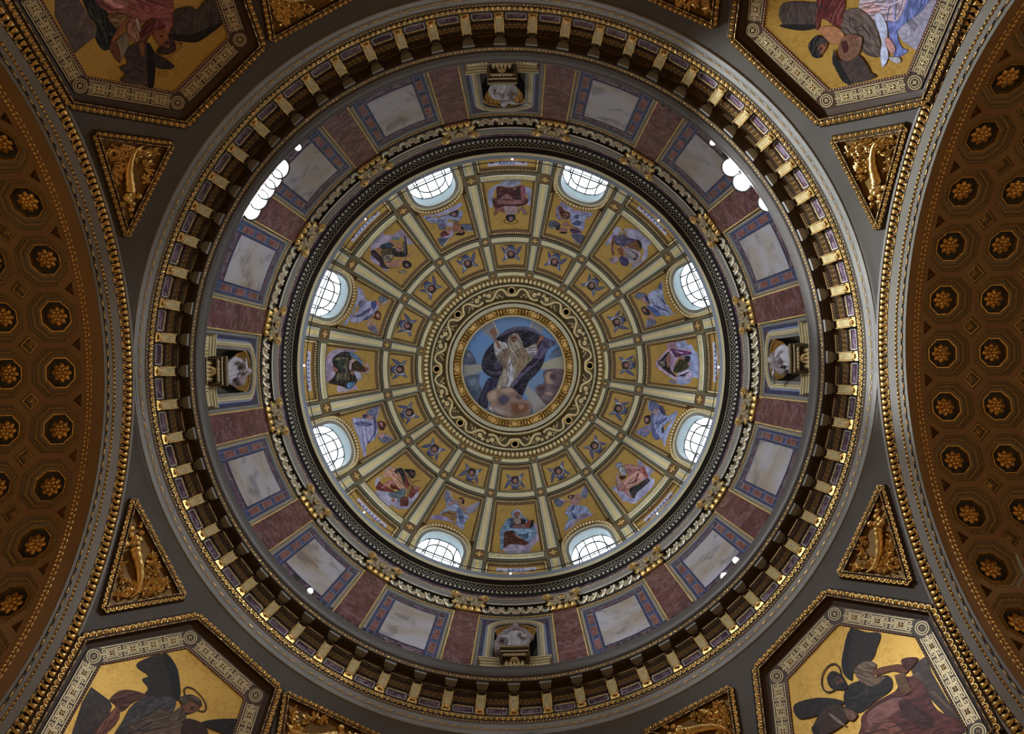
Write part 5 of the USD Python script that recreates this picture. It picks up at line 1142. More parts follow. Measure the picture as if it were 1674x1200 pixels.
# ---- painted panels: frame, gold ground and flat painted shapes laid on the shell
def frame_loop(pts, pitch=0.118, k=30, closed=False):
    if closed: pts = pts + pts[:1]
    P, N = dpath(pts, RG - .06, k); return along(U_BALL, P, N, pitch, .095, .10, 0, .02, .66)
def step(pts):                                                       # raised brown border under the beads
    P, N = dpath(pts, RG, 16); return sweep(Fr(P, N), [(-.10, -.02), (-.10, .06), (.09, .06), (.13, .0)])
def poly_px(pts, phi0, rho):                                         # plan outline -> outline in the picture
    q = np.array(pts, float); P = dxy(phi0, rho)(q[:, 0], q[:, 1]); x, y = proj(P); return Polygon(np.stack([x, y], 1)).buffer(0)
def shade_cols(p, c, kind, seed, gm=None):                           # the painter's folds, feathers and clouds, as colours of the flat shape
    x = p - p.mean(0)
    if len(p) > 5:
        w, V = np.linalg.eigh(np.cov(x.T)); x = x @ V[:, ::-1]; sd = np.sqrt(np.maximum(w[::-1], 1e-6))
    else: sd = np.ones(2)
    L = max(sd[0], .8); c = np.asarray(c); z = 0 * x[:, 0]; S = px_scale[0]
    if kind in FOLDED:
        q = np.stack([x[:, 0] / (9.0 * S), x[:, 1] / (3.0 * S), z], 1); q[:, 1] += .9 * np.sin(q[:, 0] * 1.7 + seed)
        r = 1 - np.abs(2 * meshkit.noise(q + seed * 3.7, seed) - 1); r2 = 1 - np.abs(2 * meshkit.noise(q * 2.1 + seed, seed + 5) - 1)
        s = .42 + 1.05 * r ** 1.2 * (.7 + .4 * r2)
    elif kind == 'wing': s = .85 + .13 * np.sin(x[:, 0] / S * 1.5 + .8 * x[:, 1] / S) + .7 * (meshkit.noise(np.c_[x[:, 0] / S * .5, x[:, 1] / S * .25, z], seed) - .5)
    elif kind == 'soft_cloud': s = .9 + .25 * meshkit.fbm(np.c_[x / (5 * S), z], 3, 5)
    elif kind in ('cloud', 'bright_cloud'):
        f = meshkit.fbm(np.c_[x / (7.5 * S), z] + seed, 3, seed); s = .70 + .62 * np.clip((f - .25) / .5, 0, 1)
    elif kind in ('face', 'arm', 'hand', 'torso', 'foot', 'knee', 'small_figure'): s = .62 + .85 * meshkit.fbm(np.c_[x / (1.9 * S), z] + seed, 3, seed)
    elif kind == 'light_ray': s = .95 + .12 * np.sin(x[:, 1] / S * 2.2)
    else: s = .55 + .95 * meshkit.fbm(np.c_[x / (2.4 * S), z] + seed, 3, seed)
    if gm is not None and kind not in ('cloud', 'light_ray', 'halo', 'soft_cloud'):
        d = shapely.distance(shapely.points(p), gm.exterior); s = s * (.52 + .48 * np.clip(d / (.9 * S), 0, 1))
    out = c[None] * s[:, None]; hi = np.clip(s - 1.15, 0, 1)[:, None] * .25
    return np.clip(out * (1 - hi) + hi * .6, 0, 1)
px_scale = [1.0]
FOLDED = ('robe', 'mantle', 'gown', 'drapery', 'skirt', 'sleeve', 'shawl', 'veil', 'hood', 'cloak', 'tunic', 'lap_cloth', 'beard', 'hair', 'cape', 'fold')
def paint(parent, text, x0, y0, s, surf, clip, g, gain=1.0, mat='paint', d0=.004):
    for i, ln in enumerate(l for l in text.strip().splitlines() if l.strip()):
        nm, col, pts = ln.strip().split(';'); col, _, c2 = col.partition('>'); c, c2 = (np.array([float(v) for v in k.split(',')]) ** 1.75 * gain if k else None for k in (col, c2))
        q = np.array([[float(v) for v in a.split(',')] for a in pts.split()])
        q = np.stack([x0 + q[:, 0] / s, y0 + q[:, 1] / s], 1)
        if nm == 'halo':                                             # thin ring: centre, then a point on each axis
            a = np.linspace(0, 2 * math.pi, 40); rg = q[0] + np.cos(a)[:, None] * (q[1] - q[0]) + np.sin(a)[:, None] * (q[2] - q[0]); P = Polygon(rg).difference(Polygon(q[0] + (rg - q[0]) * .88))
        else: P = Polygon(crv(q, 4) if nm not in ('light_ray', 'stonework', 'book', 'tablet') else q).buffer(0)
        P = P.intersection(clip)
        for gm in getattr(P, 'geoms', [P]):
            if gm.geom_type != 'Polygon' or gm.area < 1.0: continue
            sd = (hash_(ln) + i) % 97
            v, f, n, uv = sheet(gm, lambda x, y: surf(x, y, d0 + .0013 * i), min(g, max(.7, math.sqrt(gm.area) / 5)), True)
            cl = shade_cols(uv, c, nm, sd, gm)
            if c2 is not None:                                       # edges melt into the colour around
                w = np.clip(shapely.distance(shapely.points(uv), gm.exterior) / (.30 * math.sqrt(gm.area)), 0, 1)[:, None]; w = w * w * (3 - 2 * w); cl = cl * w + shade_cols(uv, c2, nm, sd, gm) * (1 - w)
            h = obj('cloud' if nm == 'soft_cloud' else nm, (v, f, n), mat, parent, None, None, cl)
            if nm in FOLDED and nm != 'fold' and gm.area > 14 * px_scale[0] ** 2:
                fl = folds(gm, c, surf, d0 + .0013 * i + .0004, sd, px_scale[0])
                if fl: obj('fold_lines', fl[0], mat, h, 'stuff', None, fl[1])
def folds(gm, c, surf, d, sd, S):                                     # the painter's drapery lines: thin dark and light strokes inside a shape
    r = np.random.default_rng(sd + 11); p = np.array(gm.exterior.coords); w, V = np.linalg.eigh(np.cov(p.T)); ax, cx = V[:, 1], V[:, 0]; L, W = 1.9 * math.sqrt(w[1]), 1.7 * math.sqrt(max(w[0], .01)); o = np.array(gm.centroid.coords[0]); out, cols = [], []
    n = int(np.clip(gm.area / (16 * S * S), 2, 16)); k = 0
    for j in range(n):
        v0 = -W + 2 * W * (j + .5) / n + r.normal() * .1 * W; u0 = r.uniform(-.7, .1) * L; ln = r.uniform(.5, 1.3) * L; t = np.linspace(0, 1, 7); bend = r.normal() * .5 * W; fan = r.uniform(.55, 1.2)
        q = o + (u0 + ln * t)[:, None] * ax + (v0 * (1 + (fan - 1) * t) + bend * (t - .5) ** 2 + .25 * S * np.sin(t * 7 + j))[:, None] * cx
        P = shapely.LineString(q).buffer(r.uniform(.22, .5) * S, cap_style=2).intersection(gm.buffer(-.25 * S)); dark = j % 3 != 2
        for g in getattr(P, 'geoms', [P]):
            if g.geom_type == 'Polygon' and g.area > .25: out.append(sheet(g, lambda x, y: surf(x, y, d + .0002 * k), 1.6 * S)); k += 1; cols.append(np.tile(np.clip(np.asarray(c) * (.38 if dark else 1.5) + (0 if dark else .05), 0, 1), (len(out[-1][0]), 1)))
    return (merge(out), np.vstack(cols)) if out else None
def hash_(t): return sum((k + 1) * ord(ch) for k, ch in enumerate(t)) % 9973
def dsurf(x, y, d): return hit_sphere(x, y, HS, RG - .012 - d)
def sector(h0, r0, r1, k=9): a = np.radians(np.linspace(-h0, h0, k)); return [(r0 * math.sin(t), r0 * math.cos(t)) for t in a] + [(r1 * math.sin(t), r1 * math.cos(t)) for t in a[::-1]]
SEAT_LABEL = {}
for phi, (x0, y0, lab, txt) in SEATED.items():
    t = thing('figure_mosaic', lab, 'mosaic', 'seated figures of the dome')
    obj('gold_ground', sheet(Polygon(sector(7.6, 305.5, 224)), dxy(phi, RG - .012), 5.0), 'dome_gold', t)
    obj('border_step', merge([step([(phi - 8.55, 304), (phi - 8.55, 219), (phi + 8.55, 219), (phi + 8.55, 304)])]), 'brown_strip', t)
    obj('bead_border', merge([frame_loop([(phi - 8.62, 304.5), (phi - 8.62, 219.3)]), frame_loop([(phi - 8.4, 219.0), (phi + 8.4, 219.0)]), frame_loop([(phi + 8.62, 219.3), (phi + 8.62, 304.5)])]), 'gold_pale', t, 'stuff')
    paint(t, txt, x0, y0, 10, dsurf, poly_px(sector(7.5, 305, 224.5), phi, RG), .8)
for phi, (x0, y0, lab, txt) in ANGELS.items():
    t = thing('angel_mosaic', lab, 'mosaic', 'winged figures over the dome windows')
    cut = Polygon(sc(list(crv(WIN_BEAD, 4, False)), 1.06, 350, 1.05) + [(-55, 360), (55, 360)])
    gp = Polygon(sector(7.6, 300, 224)).difference(cut); gp = max(getattr(gp, 'geoms', [gp]), key=lambda g_: g_.area)
    obj('gold_ground', sheet(gp, dxy(phi, RG - .012), 5.0), 'dome_gold', t)
    obj('border_step', merge([step([(phi - 8.55, 292), (phi - 8.55, 219), (phi + 8.55, 219), (phi + 8.55, 292)])]), 'brown_strip', t)
    obj('bead_border', merge([frame_loop([(phi - 8.62, 291), (phi - 8.62, 219.3)]), frame_loop([(phi - 8.4, 219.0), (phi + 8.4, 219.0)]), frame_loop([(phi + 8.62, 219.3), (phi + 8.62, 291)])]), 'gold_pale', t, 'stuff')
    pp = np.array(gp.exterior.coords); xx, yy = proj(dxy(phi, RG)(pp[:, 0], pp[:, 1]))
    paint(t, txt, x0, y0, 10, dsurf, Polygon(np.stack([xx, yy], 1)).buffer(0), .8)
# ---- sixteen cherub panels, one design
CH_LABEL = None
def cherub():
    t = thing('cherub_mosaic', 'x', 'mosaic', 'winged heads round the dome crown')
    obj('gold_ground', sheet(Polygon(sector(7.2, 200, 167)), dxy(0, RG - .012), 5.0), 'dome_gold', t)
    obj('border_step', step([(-8.5, 203), (-8.5, 161.5), (8.5, 161.5), (8.5, 203), (-8.5, 203)]), 'brown_strip', t)
    obj('bead_border', merge([frame_loop([(-8.5, 203), (-8.5, 161.5)], .10), frame_loop([(-8.5, 161.5), (8.5, 161.5)], .10), frame_loop([(8.5, 161.5), (8.5, 203)], .10), frame_loop([(8.5, 203), (-8.5, 203)], .10)]), 'gold_pale', t, 'stuff')
    # drawn upright: plan x across (to the picture's left at the bottom of the dome), r downward
    for i, ln in enumerate(l for l in CHERUB.strip().splitlines()):
        nm, col, pts = ln.split(';'); c = np.array([float(v) for v in col.split(',')]) ** 1.75
        q = np.array([[float(v) for v in a.split(',')] for a in pts.split()]); q = np.stack([-(q[:, 0] - 595) / 13.33, 131.0 + q[:, 1] / 13.33], 1)
        P = Polygon(crv(q, 4)).buffer(0)
        v, f, n, uv = sheet(P, dxy(0, RG - .02 - .003 * i), .6, True)
        obj(nm, (v, f, n), 'paint', t, None, None, shade_cols(uv, c, nm, i, P))
    return t
src = None
for k in range(16):
    phi = 22.5 * k; q = int(phi // 90); lab = f'gold panel with blue winged head, ' + (f'in line with the {SIDES[int(phi)]} niche' if k % 4 == 0 else f'{["", "first", "second", "third"][k % 4]} clockwise after the {SIDES[q * 90]} one')
    if src is None: src = cherub(); src.SetCustomDataByKey('label', lab)
    else: dup(src, phi, lab)
# ---- name scrolls under the seated figures
PL = {270: 'SALMOLXIX', 90: 'ISCAPTIVOS'}
for phi in SEAT:
    t = thing('scroll_plaque', f'lilac name scroll held by small figures below the {SEATNAME[phi]} seated figure', 'plaque', 'scrolls round the dome foot')
    obj('gold_ground', sheet(Polygon(sector(7.9, 345, 325)), dxy(phi, RG - .012), 6), 'dome_gold', t)
    obj('bead_border', merge([frame_loop([(phi - 8.5, 340), (phi - 8.5, 321)]), frame_loop([(phi - 8.4, 320.8), (phi + 8.4, 320.8)]), frame_loop([(phi + 8.5, 321), (phi + 8.5, 340)])]), 'gold_pale', t, 'stuff')
    s = obj('scroll', sheet(Polygon(sector(5.6, 333.5, 326.8)), dxy(phi, RG - .03), 4), 'plaque', t)
    if phi in PL:
        tmh = meshkit.text_mesh(PL[phi], 0.19, .01, True); tmh.apply_translation(-tmh.bounds.mean(0)); P = dome(np.array([float(phi)]), np.array([329.9]), RG - .035); N = dome_n(P)
        sg = 1 if phi == 90 else 1; T = np.array([[math.sin(math.radians(phi)), -math.cos(math.radians(phi)), 0]])
        fr = Fr(P, N, T); sz = 3.0 / max(tmh.extents[0], 1e-3)
        k2 = 1 if phi == 90 else -1
        m = shaded(tmh, 20); v = m[0].copy(); fl = -1 if phi == 270 else 1
        obj('lettering', tile((np.c_[v[:, 0] * fl, v[:, 1] * fl, v[:, 2]], m[1], np.c_[m[2][:, 0] * fl, m[2][:, 1] * fl, m[2][:, 2]]), fr, sz * .8, 1.35, 1), 'letter', s)
    else: obj('lettering', along(U_BOX, *dpath([(phi - 3.6, 329.9), (phi + 3.6, 329.9)], RG - .032, 30), .22, .16, .006, 0, 0, .35), 'letter', s)
    for i, (u, w, c) in enumerate(((-4.4, 1.0, (.35, .22, .24)), (4.4, 1.0, (.34, .22, .22)), (-1.6, 1.3, (.40, .25, .16)), (1.8, 1.3, (.42, .24, .18)))):
        r = 331 if i < 2 else 336.5; a = np.linspace(0, 2 * math.pi, 14)[:-1]; pts = [((r * math.radians(u)) + math.cos(b) * w * 3.2 * (1 + .25 * math.sin(3 * b)), r + math.sin(b) * 2.2 * (1 + .2 * math.cos(2 * b))) for b in a]
        v, f, n, uv = sheet(Polygon(pts), dxy(phi, RG - .045), 1.2, True); obj('small_figure', (v, f, n), 'paint', t, None, None, shade_cols(uv, np.array(c) ** 1.75 * 1.4, 'torso', i + int(phi)))
# ---- the eight windows
glass = RG + .48
for k, phi in enumerate(WIN):
    t = thing('window', place(phi, f'arched dome window of bright leaded panes, {["first", "second"][k % 2]}'), 'window', 'dome windows', 'structure')
    m = dxy(phi, RG); mg = dxy(phi, glass)
    obj('reveal', rim(wo, mg, m), 'reveal', t)
    oo = np.array(sc(wo.tolist(), 1.11, 352, 1.06)); P = dxy(phi, RG - .02)(*(np.array(sc(wo.tolist(), 1.06, 352, 1.032)).T))
    obj('grey_surround', sweep(Fr(P, dome_n(P)), [(-.10, 0), (-.10, .05), (.10, .05), (.10, 0)]), 'stone_grey', t)
    P = dxy(phi, RG - .03)(*(np.array(sc(wo.tolist(), 1.155, 352, 1.078)).T)); obj('woven_surround', merge([sweep(Fr(P, dome_n(P)), [(-.07, 0), (-.06, .05), (.06, .05), (.07, 0)]), along(U_PYR, P, dome_n(P), .07, .10, .05, 0, .05, .8)]), 'cream', t)
    wb = crv(WIN_BEAD, 4, False); P = dxy(phi, RG - .05)(wb[:, 0], wb[:, 1]); N = dome_n(P)
    obj('bead_arch', along(U_BALL, P, N, .175, .17, .15, 0, .02, .86), 'gold_pale', t, 'stuff')
    obj('arch_border', sweep(Fr(P, N), [(-.14, 0), (-.11, .03), (.11, .03), (.14, 0)]), 'brown_strip', t)
    P2 = dxy(phi, RG - .02)(*(np.array(sc(wb.tolist(), 1.045, 352, 1.042)).T)); obj('fine_beads', along(U_BEAD, P2, dome_n(P2), .09, .05, .04, 0, 0, .6), 'gold_pale', t, 'stuff')
    W = Polygon([tuple(p) for p in wo] + [(-38, 356), (38, 356)]).buffer(0)
    inner = Polygon([(x * .72, 352 - (352 - y) * .86) for x, y in wo]).buffer(0)
    inner = Polygon([(x * .70, 352 + (y - 352) * .86) for x, y in wo] + [(-26, 356), (26, 356)]).buffer(0)
    xs = [-60, -22, -7.5, 7.5, 22, 60]; ys = [360, 343, 329, 315, 280]
    cells = []
    for a, b in zip(xs[:-1], xs[1:]):
        for c, d in zip(ys[:-1], ys[1:]): cells.append(Polygon([(a, c), (b, c), (b, d), (a, d)]))
    pn = 0; bars_ = []
    regions = [c.intersection(inner) for c in cells if a] + [c.intersection(W.difference(inner)) for c in cells]
    for rg in regions:
        for gm in getattr(rg, 'geoms', [rg]):
            if gm.geom_type != 'Polygon' or gm.area < 6: continue
            s_ = gm.buffer(-.4)
            for g2 in getattr(s_, 'geoms', [s_]):
                if g2.geom_type == 'Polygon' and g2.area > 3: obj('pane', sheet(g2, dxy(phi, glass), 8.0), 'window_light', t)
            bars_.append(gm.exterior)
    u = shapely.unary_union([b.buffer(.8) for b in bars_]); 
    obj('lead_bars', merge([sheet(g3, dxy(phi, glass - .03), 3.0) for g3 in getattr(u, 'geoms', [u])]), 'lead', t)
    big = Polygon([(-40, 358), (40, 358), (40, 286), (-40, 286)]); obj('backing', sheet(big, dxy(phi, glass + .12), 12.0), 'black', t)
# ---- crown rings
def dring(prof, n=240):                                              # prof: (r px, radius)
    P = [(FPX and (rho * math.cos(t_of(r))), HS + rho * math.sin(t_of(r))) for r, rho in prof]; return lathe(P, n)
def dring_fr(r, rho, n, ph=0.0): a = np.degrees(2 * math.pi * (np.arange(n) + ph) / n); P = dome(a, np.full(n, float(r)), rho); b = np.radians(a); return Fr(P, dome_n(P), np.stack([np.sin(b), -np.cos(b), 0 * b], 1))
CRN = thing('crown_ring', 'gilt and olive ring mouldings with a scrolled frieze at the dome crown', 'ring', None, 'structure')
obj('outer_moulding', dring([(152, RG), (151.6, RF), (149.5, RF), (148.8, RF - .05), (148, RF), (147.5, RG - .08), (138, RG - .06), (137, RF - .06), (136.2, RF - .12), (134.2, RF - .12), (133.6, RF - .04), (132.6, RG)]), 'olive', CRN)
obj('white_moulding', dring([(136.6, RF - .10), (136, RF - .15), (134.6, RF - .15), (134, RF - .10)]), 'cream', CRN)
obj('rope_beads', tile(U_BEAD, dring_fr(149.2, RF - .02, 300), .085, .07, .08), 'gold', CRN, 'stuff')
obj('fine_beads', tile(U_BEAD, dring_fr(146.8, RF + .02, 300), .07, .07, .07), 'gold_bright', CRN, 'stuff')
obj('egg_row', tile(U_BALL, dring_fr(142.3, RF + .05, 126), .245, .30, .26), 'gold_pale', CRN, 'stuff')
obj('egg_hoods', tile(U_BOX, dring_fr(141.5, RG - .04, 126, .5), .035, .30, .16), 'gold_dark', CRN, 'stuff')
fz = [Polygon([(132.8 * math.cos(a), 132.8 * math.sin(a)) for a in np.linspace(0, 2 * math.pi, 180)], [[(111.6 * math.cos(a), 111.6 * math.sin(a)) for a in np.linspace(0, 2 * math.pi, 160)]] + [[(124.5 * math.cos(b) + 5.6 * math.cos(a), 124.5 * math.sin(b) + 5.6 * math.sin(a)) for a in np.linspace(0, 2 * math.pi, 20)] for b in np.arange(8) * math.pi / 4])]
def dplan(rho): return lambda x, y: dome(np.degrees(np.arctan2(y, x)), np.hypot(x, y), rho)
obj('frieze', sheet(fz[0], dplan(RG - .02), 5.0), 'frieze_dark', CRN)
for b in range(8):
    a = np.linspace(0, 2 * math.pi, 21); c = np.stack([124.5 * math.cos(b * math.pi / 4) + 5.6 * np.cos(a), 124.5 * math.sin(b * math.pi / 4) + 5.6 * np.sin(a)], 1)
    h = obj('vent_tube', rim(c, dplan(RG - .02), dplan(RG + .6)), 'black', CRN); obj('vent_back', sheet(Polygon(c), dplan(RG + .55), 3), 'black', CRN)
    obj('vent_collar', sweep((lambda P: Fr(P, dome_n(P)))(dplan(RG - .02)(c[:, 0], c[:, 1])), [(-.05, 0), (-.04, .05), (.04, .05), (.05, 0)]), 'gold_bright', CRN)
    f0 = b * 45.0; sc_ = []
    for sg in (-1, 1):
        w = [(0, 117), (sg * 3.2, 118), (sg * 5.0, 124), (sg * 7.2, 128.5), (sg * 10.5, 127), (sg * 13.0, 121), (sg * 15.5, 115.5), (sg * 18.5, 114.5), (sg * 21.5, 117)]
        P = crv([dome(f0 + u, r, RG - .02) for u, r in w], 6, False); sc_.append(sweep(Fr(P, dome_n(P)), [(-.085, 0), (-.05, .09), (.05, .09), (.085, 0)]))
        for cu, cr_, rr, tw in ((17.6, 122.5, 3.6, 1), (20.6, 127, 2.4, -1)):
            a = np.linspace(0, 3.5 * math.pi, 28); r_ = rr * (1 - a / (4.4 * math.pi)); P = np.array([dome(f0 + sg * cu + math.degrees(q * math.cos(x) / cr_) * sg, cr_ + tw * q * math.sin(x), RG - .02) for x, q in zip(a, r_)]); sc_.append(sweep(Fr(P, dome_n(P)), [(-.05, 0), (-.03, .07), (.03, .07), (.05, 0)]))
        for u, r in ((9.0, 117), (11.5, 115), (7.5, 114.5), (10.2, 119.5), (13.0, 126.8), (15.5, 128.2), (14.4, 124.8), (17.0, 126.0), (12.0, 117.5)):
            P = dome(np.array([f0 + sg * u]), np.array([float(r)]), RG - .02); sc_.append(tile(U_FLOWER, Fr(P, dome_n(P), np.array([[0, 0, 1.0]])), .15, .15, .09))
    obj('scroll_relief', merge(sc_), 'gold_pale', CRN)
obj('inner_moulding', dring([(112, RG), (111.5, RF - .05), (110.5, RF - .12), (109, RF - .12), (108.3, RF - .02), (107.6, RG - .03), (105.4, RG - .03), (104.6, RF + .02), (98.6, RF + .0), (98, RF - .03), (97.4, RG - .02), (86, RG - .04), (85.4, RF - .08), (83.8, RF - .08), (83.4, RG)]), 'gold_dark', CRN)
obj('white_moulding', dring([(111.3, RF - .10), (110.6, RF - .155), (109.2, RF - .155), (108.5, RF - .10)]), 'cream', CRN)
obj('dark_groove', dring([(108.0, RG - .045), (105.2, RG - .045)]), 'line_dark', CRN)
obj('groove_beads', tile(U_BEAD, dring_fr(106.3, RG - .045, 210), .075, .075, .07), 'cream', CRN, 'stuff')
obj('pale_band', dring([(104.5, RF + .015), (98.8, RF - .005)]), 'knit_white', CRN)
obj('radial_sticks', tile(U_BOX, dring_fr(101.8, RF, 120), .045, .14, .05), 'cream', CRN, 'stuff')
obj('stick_gaps', tile(U_BOX, dring_fr(100.3, RF + .0, 240), .03, .05, .02), 'olive', CRN, 'stuff')
obj('gilt_rim', dring([(86.2, RG - .04), (85.8, RF - .12), (84.2, RF - .13), (83.5, RF - .05)]), 'gold_pale', CRN)
obj('gold_band', dring([(97.6, RG - .03), (86.2, RG - .05)]), 'gold_dark', CRN)
for k in range(16):
    P = dome(np.array([22.5 * k]), np.array([92.0]), RG - .045); b = math.radians(22.5 * k); fr = Fr(P, dome_n(P), np.array([[math.sin(b), -math.cos(b), 0]]))
    obj('band_rosette', tile(U_ROSE, fr, .40, .40, .26), 'gold_bright', CRN)
    lv = []
    for u, r, ro in ((5, 92, .5), (-5, 92, -.5), (8, 94, .2), (-8, 94, -.2), (8, 89.5, 2.8), (-8, 89.5, -2.8), (11.2, 92, 0), (5.0, 95, 1.2), (-5, 95, -1.2), (4.8, 89, 2), (-4.8, 89, -2)):
        P = dome(np.array([22.5 * k + u]), np.array([float(r)]), RG - .045); b = math.radians(22.5 * k + u); f = Fr(P, dome_n(P), np.array([[math.sin(b), -math.cos(b), 0]])); c, s = math.cos(ro), math.sin(ro); lv.append(tile(U_LEAF, Fr(P, f.N, f.T * c + f.U * s), .10, .24, .16))
    obj('band_leaves', merge(lv), 'gold', CRN, 'stuff')
# ---- the round painting at the top
M = thing('ceiling_painting', 'round painting of a bearded robed figure with raised arms in a blue sky', 'painting')
ms_ = lambda x, y, d: hit_sphere(x, y, HS, RG - .03 - d)
disc = [(83.6 * math.cos(a), 83.6 * math.sin(a)) for a in np.linspace(0, 2 * math.pi, 90)]
v, f, n, uv = sheet(Polygon(disc), dplan(RG - .03), 3.0, True)
nz = meshkit.fbm(np.c_[uv / 22, 0 * uv[:, 0]], 4, 3); cc = (np.array([.22, .36, .58])[None] * (1 - nz[:, None] * .75) + np.array([.45, .48, .55])[None] * nz[:, None] * .55) ** 1.75 * 1.6
obj('sky_ground', (v, f, n), 'paint', M, None, None, cc)
xx, yy = proj(dplan(RG - .03)(np.array(disc)[:, 0], np.array(disc)[:, 1])); paint(M, MEDALLION, 750, 510, 6.667, ms_, Polygon(np.stack([xx, yy], 1)), .85)
# ================================================================ PENDENTIVE PANELS
def to_quadrant(pts, k):                                             # picture points -> plan of quadrant 0 (x right, y down both positive)
    P = hit_sphere(np.array([p[0] for p in pts], float), np.array([p[1] for p in pts], float), H0, RS); return plan(P @ RZ(-90 * k).T)
CORN = {2: [(131, 140), (290.5, 168), (392, 65)], 1: [(153, 1073), (311, 1042.5), (418, 1137)], 0: [(1507.5, 1027), (1364.5, 1004), (1270, 1105.5)], 3: [(1495.5, 135), (1351, 164.5), None]}
QA = lambda p, k: to_quadrant([p], k)[0]
TRI = {2: [(143.5, 210), (290.5, 229), (204, 405)], 1: [(157.5, 1007.5), (310, 981), (214.5, 797.5)], 0: [(1500, 962), (1364, 945), (1444, 775)], 3: [(1492, 197), (1352, 222), (1438, 392)]}
F0 = QA((1599.4, 1196), 0); far = np.array([max(F0), min(F0)])
# plan of each corner panel in its own quadrant; the measured side lies along x or y of the quadrant
HEXQ, TRIQ = {}, {}
for k, c in CORN.items():
    a, b = QA(c[0], k), QA(c[1], k); first = 0 if a[0] > a[1] else 1; m = lambda q: q[::-1]
    cc = QA(c[2], k) if c[2] is not None else m(b); f = far if first == 0 else far[::-1]
    HEXQ[k] = [a, b, cc, m(a), m(f), f]; TRIQ[k] = (first, np.array([QA(p, k) for p in TRI[k]]))
def offset(poly, d): return np.array(Polygon(poly).buffer(d, join_style=2).exterior.coords)[:-1]
def loop_path(pts, d=0.0, per=24):
    pts = np.vstack([pts, pts[:1]]); out = []
    for a, b in zip(pts[:-1], pts[1:]): out.append(a + (b - a) * np.linspace(0, 1, per, endpoint=False)[:, None])
    q = np.vstack(out + [pts[-1:]]); P = pend_hit(q[:, 0], q[:, 1], d); return P, pend_n(P)
def edges(pts, d=0.0, per=24):
    for a, b in zip(pts, np.roll(pts, -1, axis=0)):
        q = a + (b - a) * np.linspace(0, 1, per)[:, None]; P = pend_hit(q[:, 0], q[:, 1], d); yield P, pend_n(P)
def mould(pts, prof, d=0.0): return merge([sweep(Fr(P, N), prof) for P, N in edges(pts, d)])
def rects(fr_P, fr_N, unit, w, lift):                                # flat strips given in unit coordinates (x along 0..1, y -0.5..0.5), along a path
    L = np.r_[0, np.cumsum(np.linalg.norm(np.diff(fr_P, axis=0), axis=1))]; k = max(1, int(round(L[-1] / (w * 1.55)))); pit = L[-1] / k; ms = []
    T = np.gradient(fr_P, axis=0); T /= np.linalg.norm(T, axis=1, keepdims=True); U = np.cross(fr_N, T)
    at = lambda s, y, n: np.stack([np.interp(s, L, fr_P[:, j]) + y * np.interp(s, L, U[:, j]) + n * np.interp(s, L, fr_N[:, j]) for j in range(3)], -1)
    V, F, N_ = [], [], []
    for i in range(k):
        for x0, x1, y0, y1 in unit:
            s = np.array([x0, x1, x1, x0]) * pit + i * pit; y = np.array([y0, y0, y1, y1]) * w; V.append(at(s, y, lift)); n = np.stack([np.interp(s, L, fr_N[:, j]) for j in range(3)], -1); N_.append(n); b = 4 * (len(V) - 1); F += [(b, b + 1, b + 2), (b, b + 2, b + 3)]
    return np.vstack(V), np.array(F), np.vstack(N_)
l_ = .075
def hl(x0, x1, y): return (x0, x1, y - l_ / 2, y + l_ / 2)
def vl(x, y0, y1): return (x - l_ * .34, x + l_ * .34, y0, y1)
KEY = [hl(0, 1, .47), hl(0, 1, -.47)]
KEY += [hl(.30, .70, .31), hl(.30, .70, -.31), vl(.30, -.31, .31), vl(.70, -.31, .31), hl(.36, .64, .2), hl(.36, .64, -.2), vl(.36, -.2, .2), vl(.64, -.2, .2)]
for sg in (1, -1):
    KEY += [hl(.0, .25, sg * .04), vl(.25, *sorted((sg * .04, sg * .34))), hl(.07, .25, sg * .34), vl(.07, *sorted((sg * .15, sg * .34))), hl(.07, .17, sg * .15), vl(.17, *sorted((sg * .15, sg * .24)))]
    KEY += [hl(.75, 1.0, sg * .04), vl(.75, *sorted((sg * .04, sg * .34))), hl(.75, .93, sg * .34), vl(.93, *sorted((sg * .15, sg * .34))), hl(.83, .93, sg * .15), vl(.83, *sorted((sg * .15, sg * .24)))]
KW = 0.36; KWP = KW * FPX / 18.5
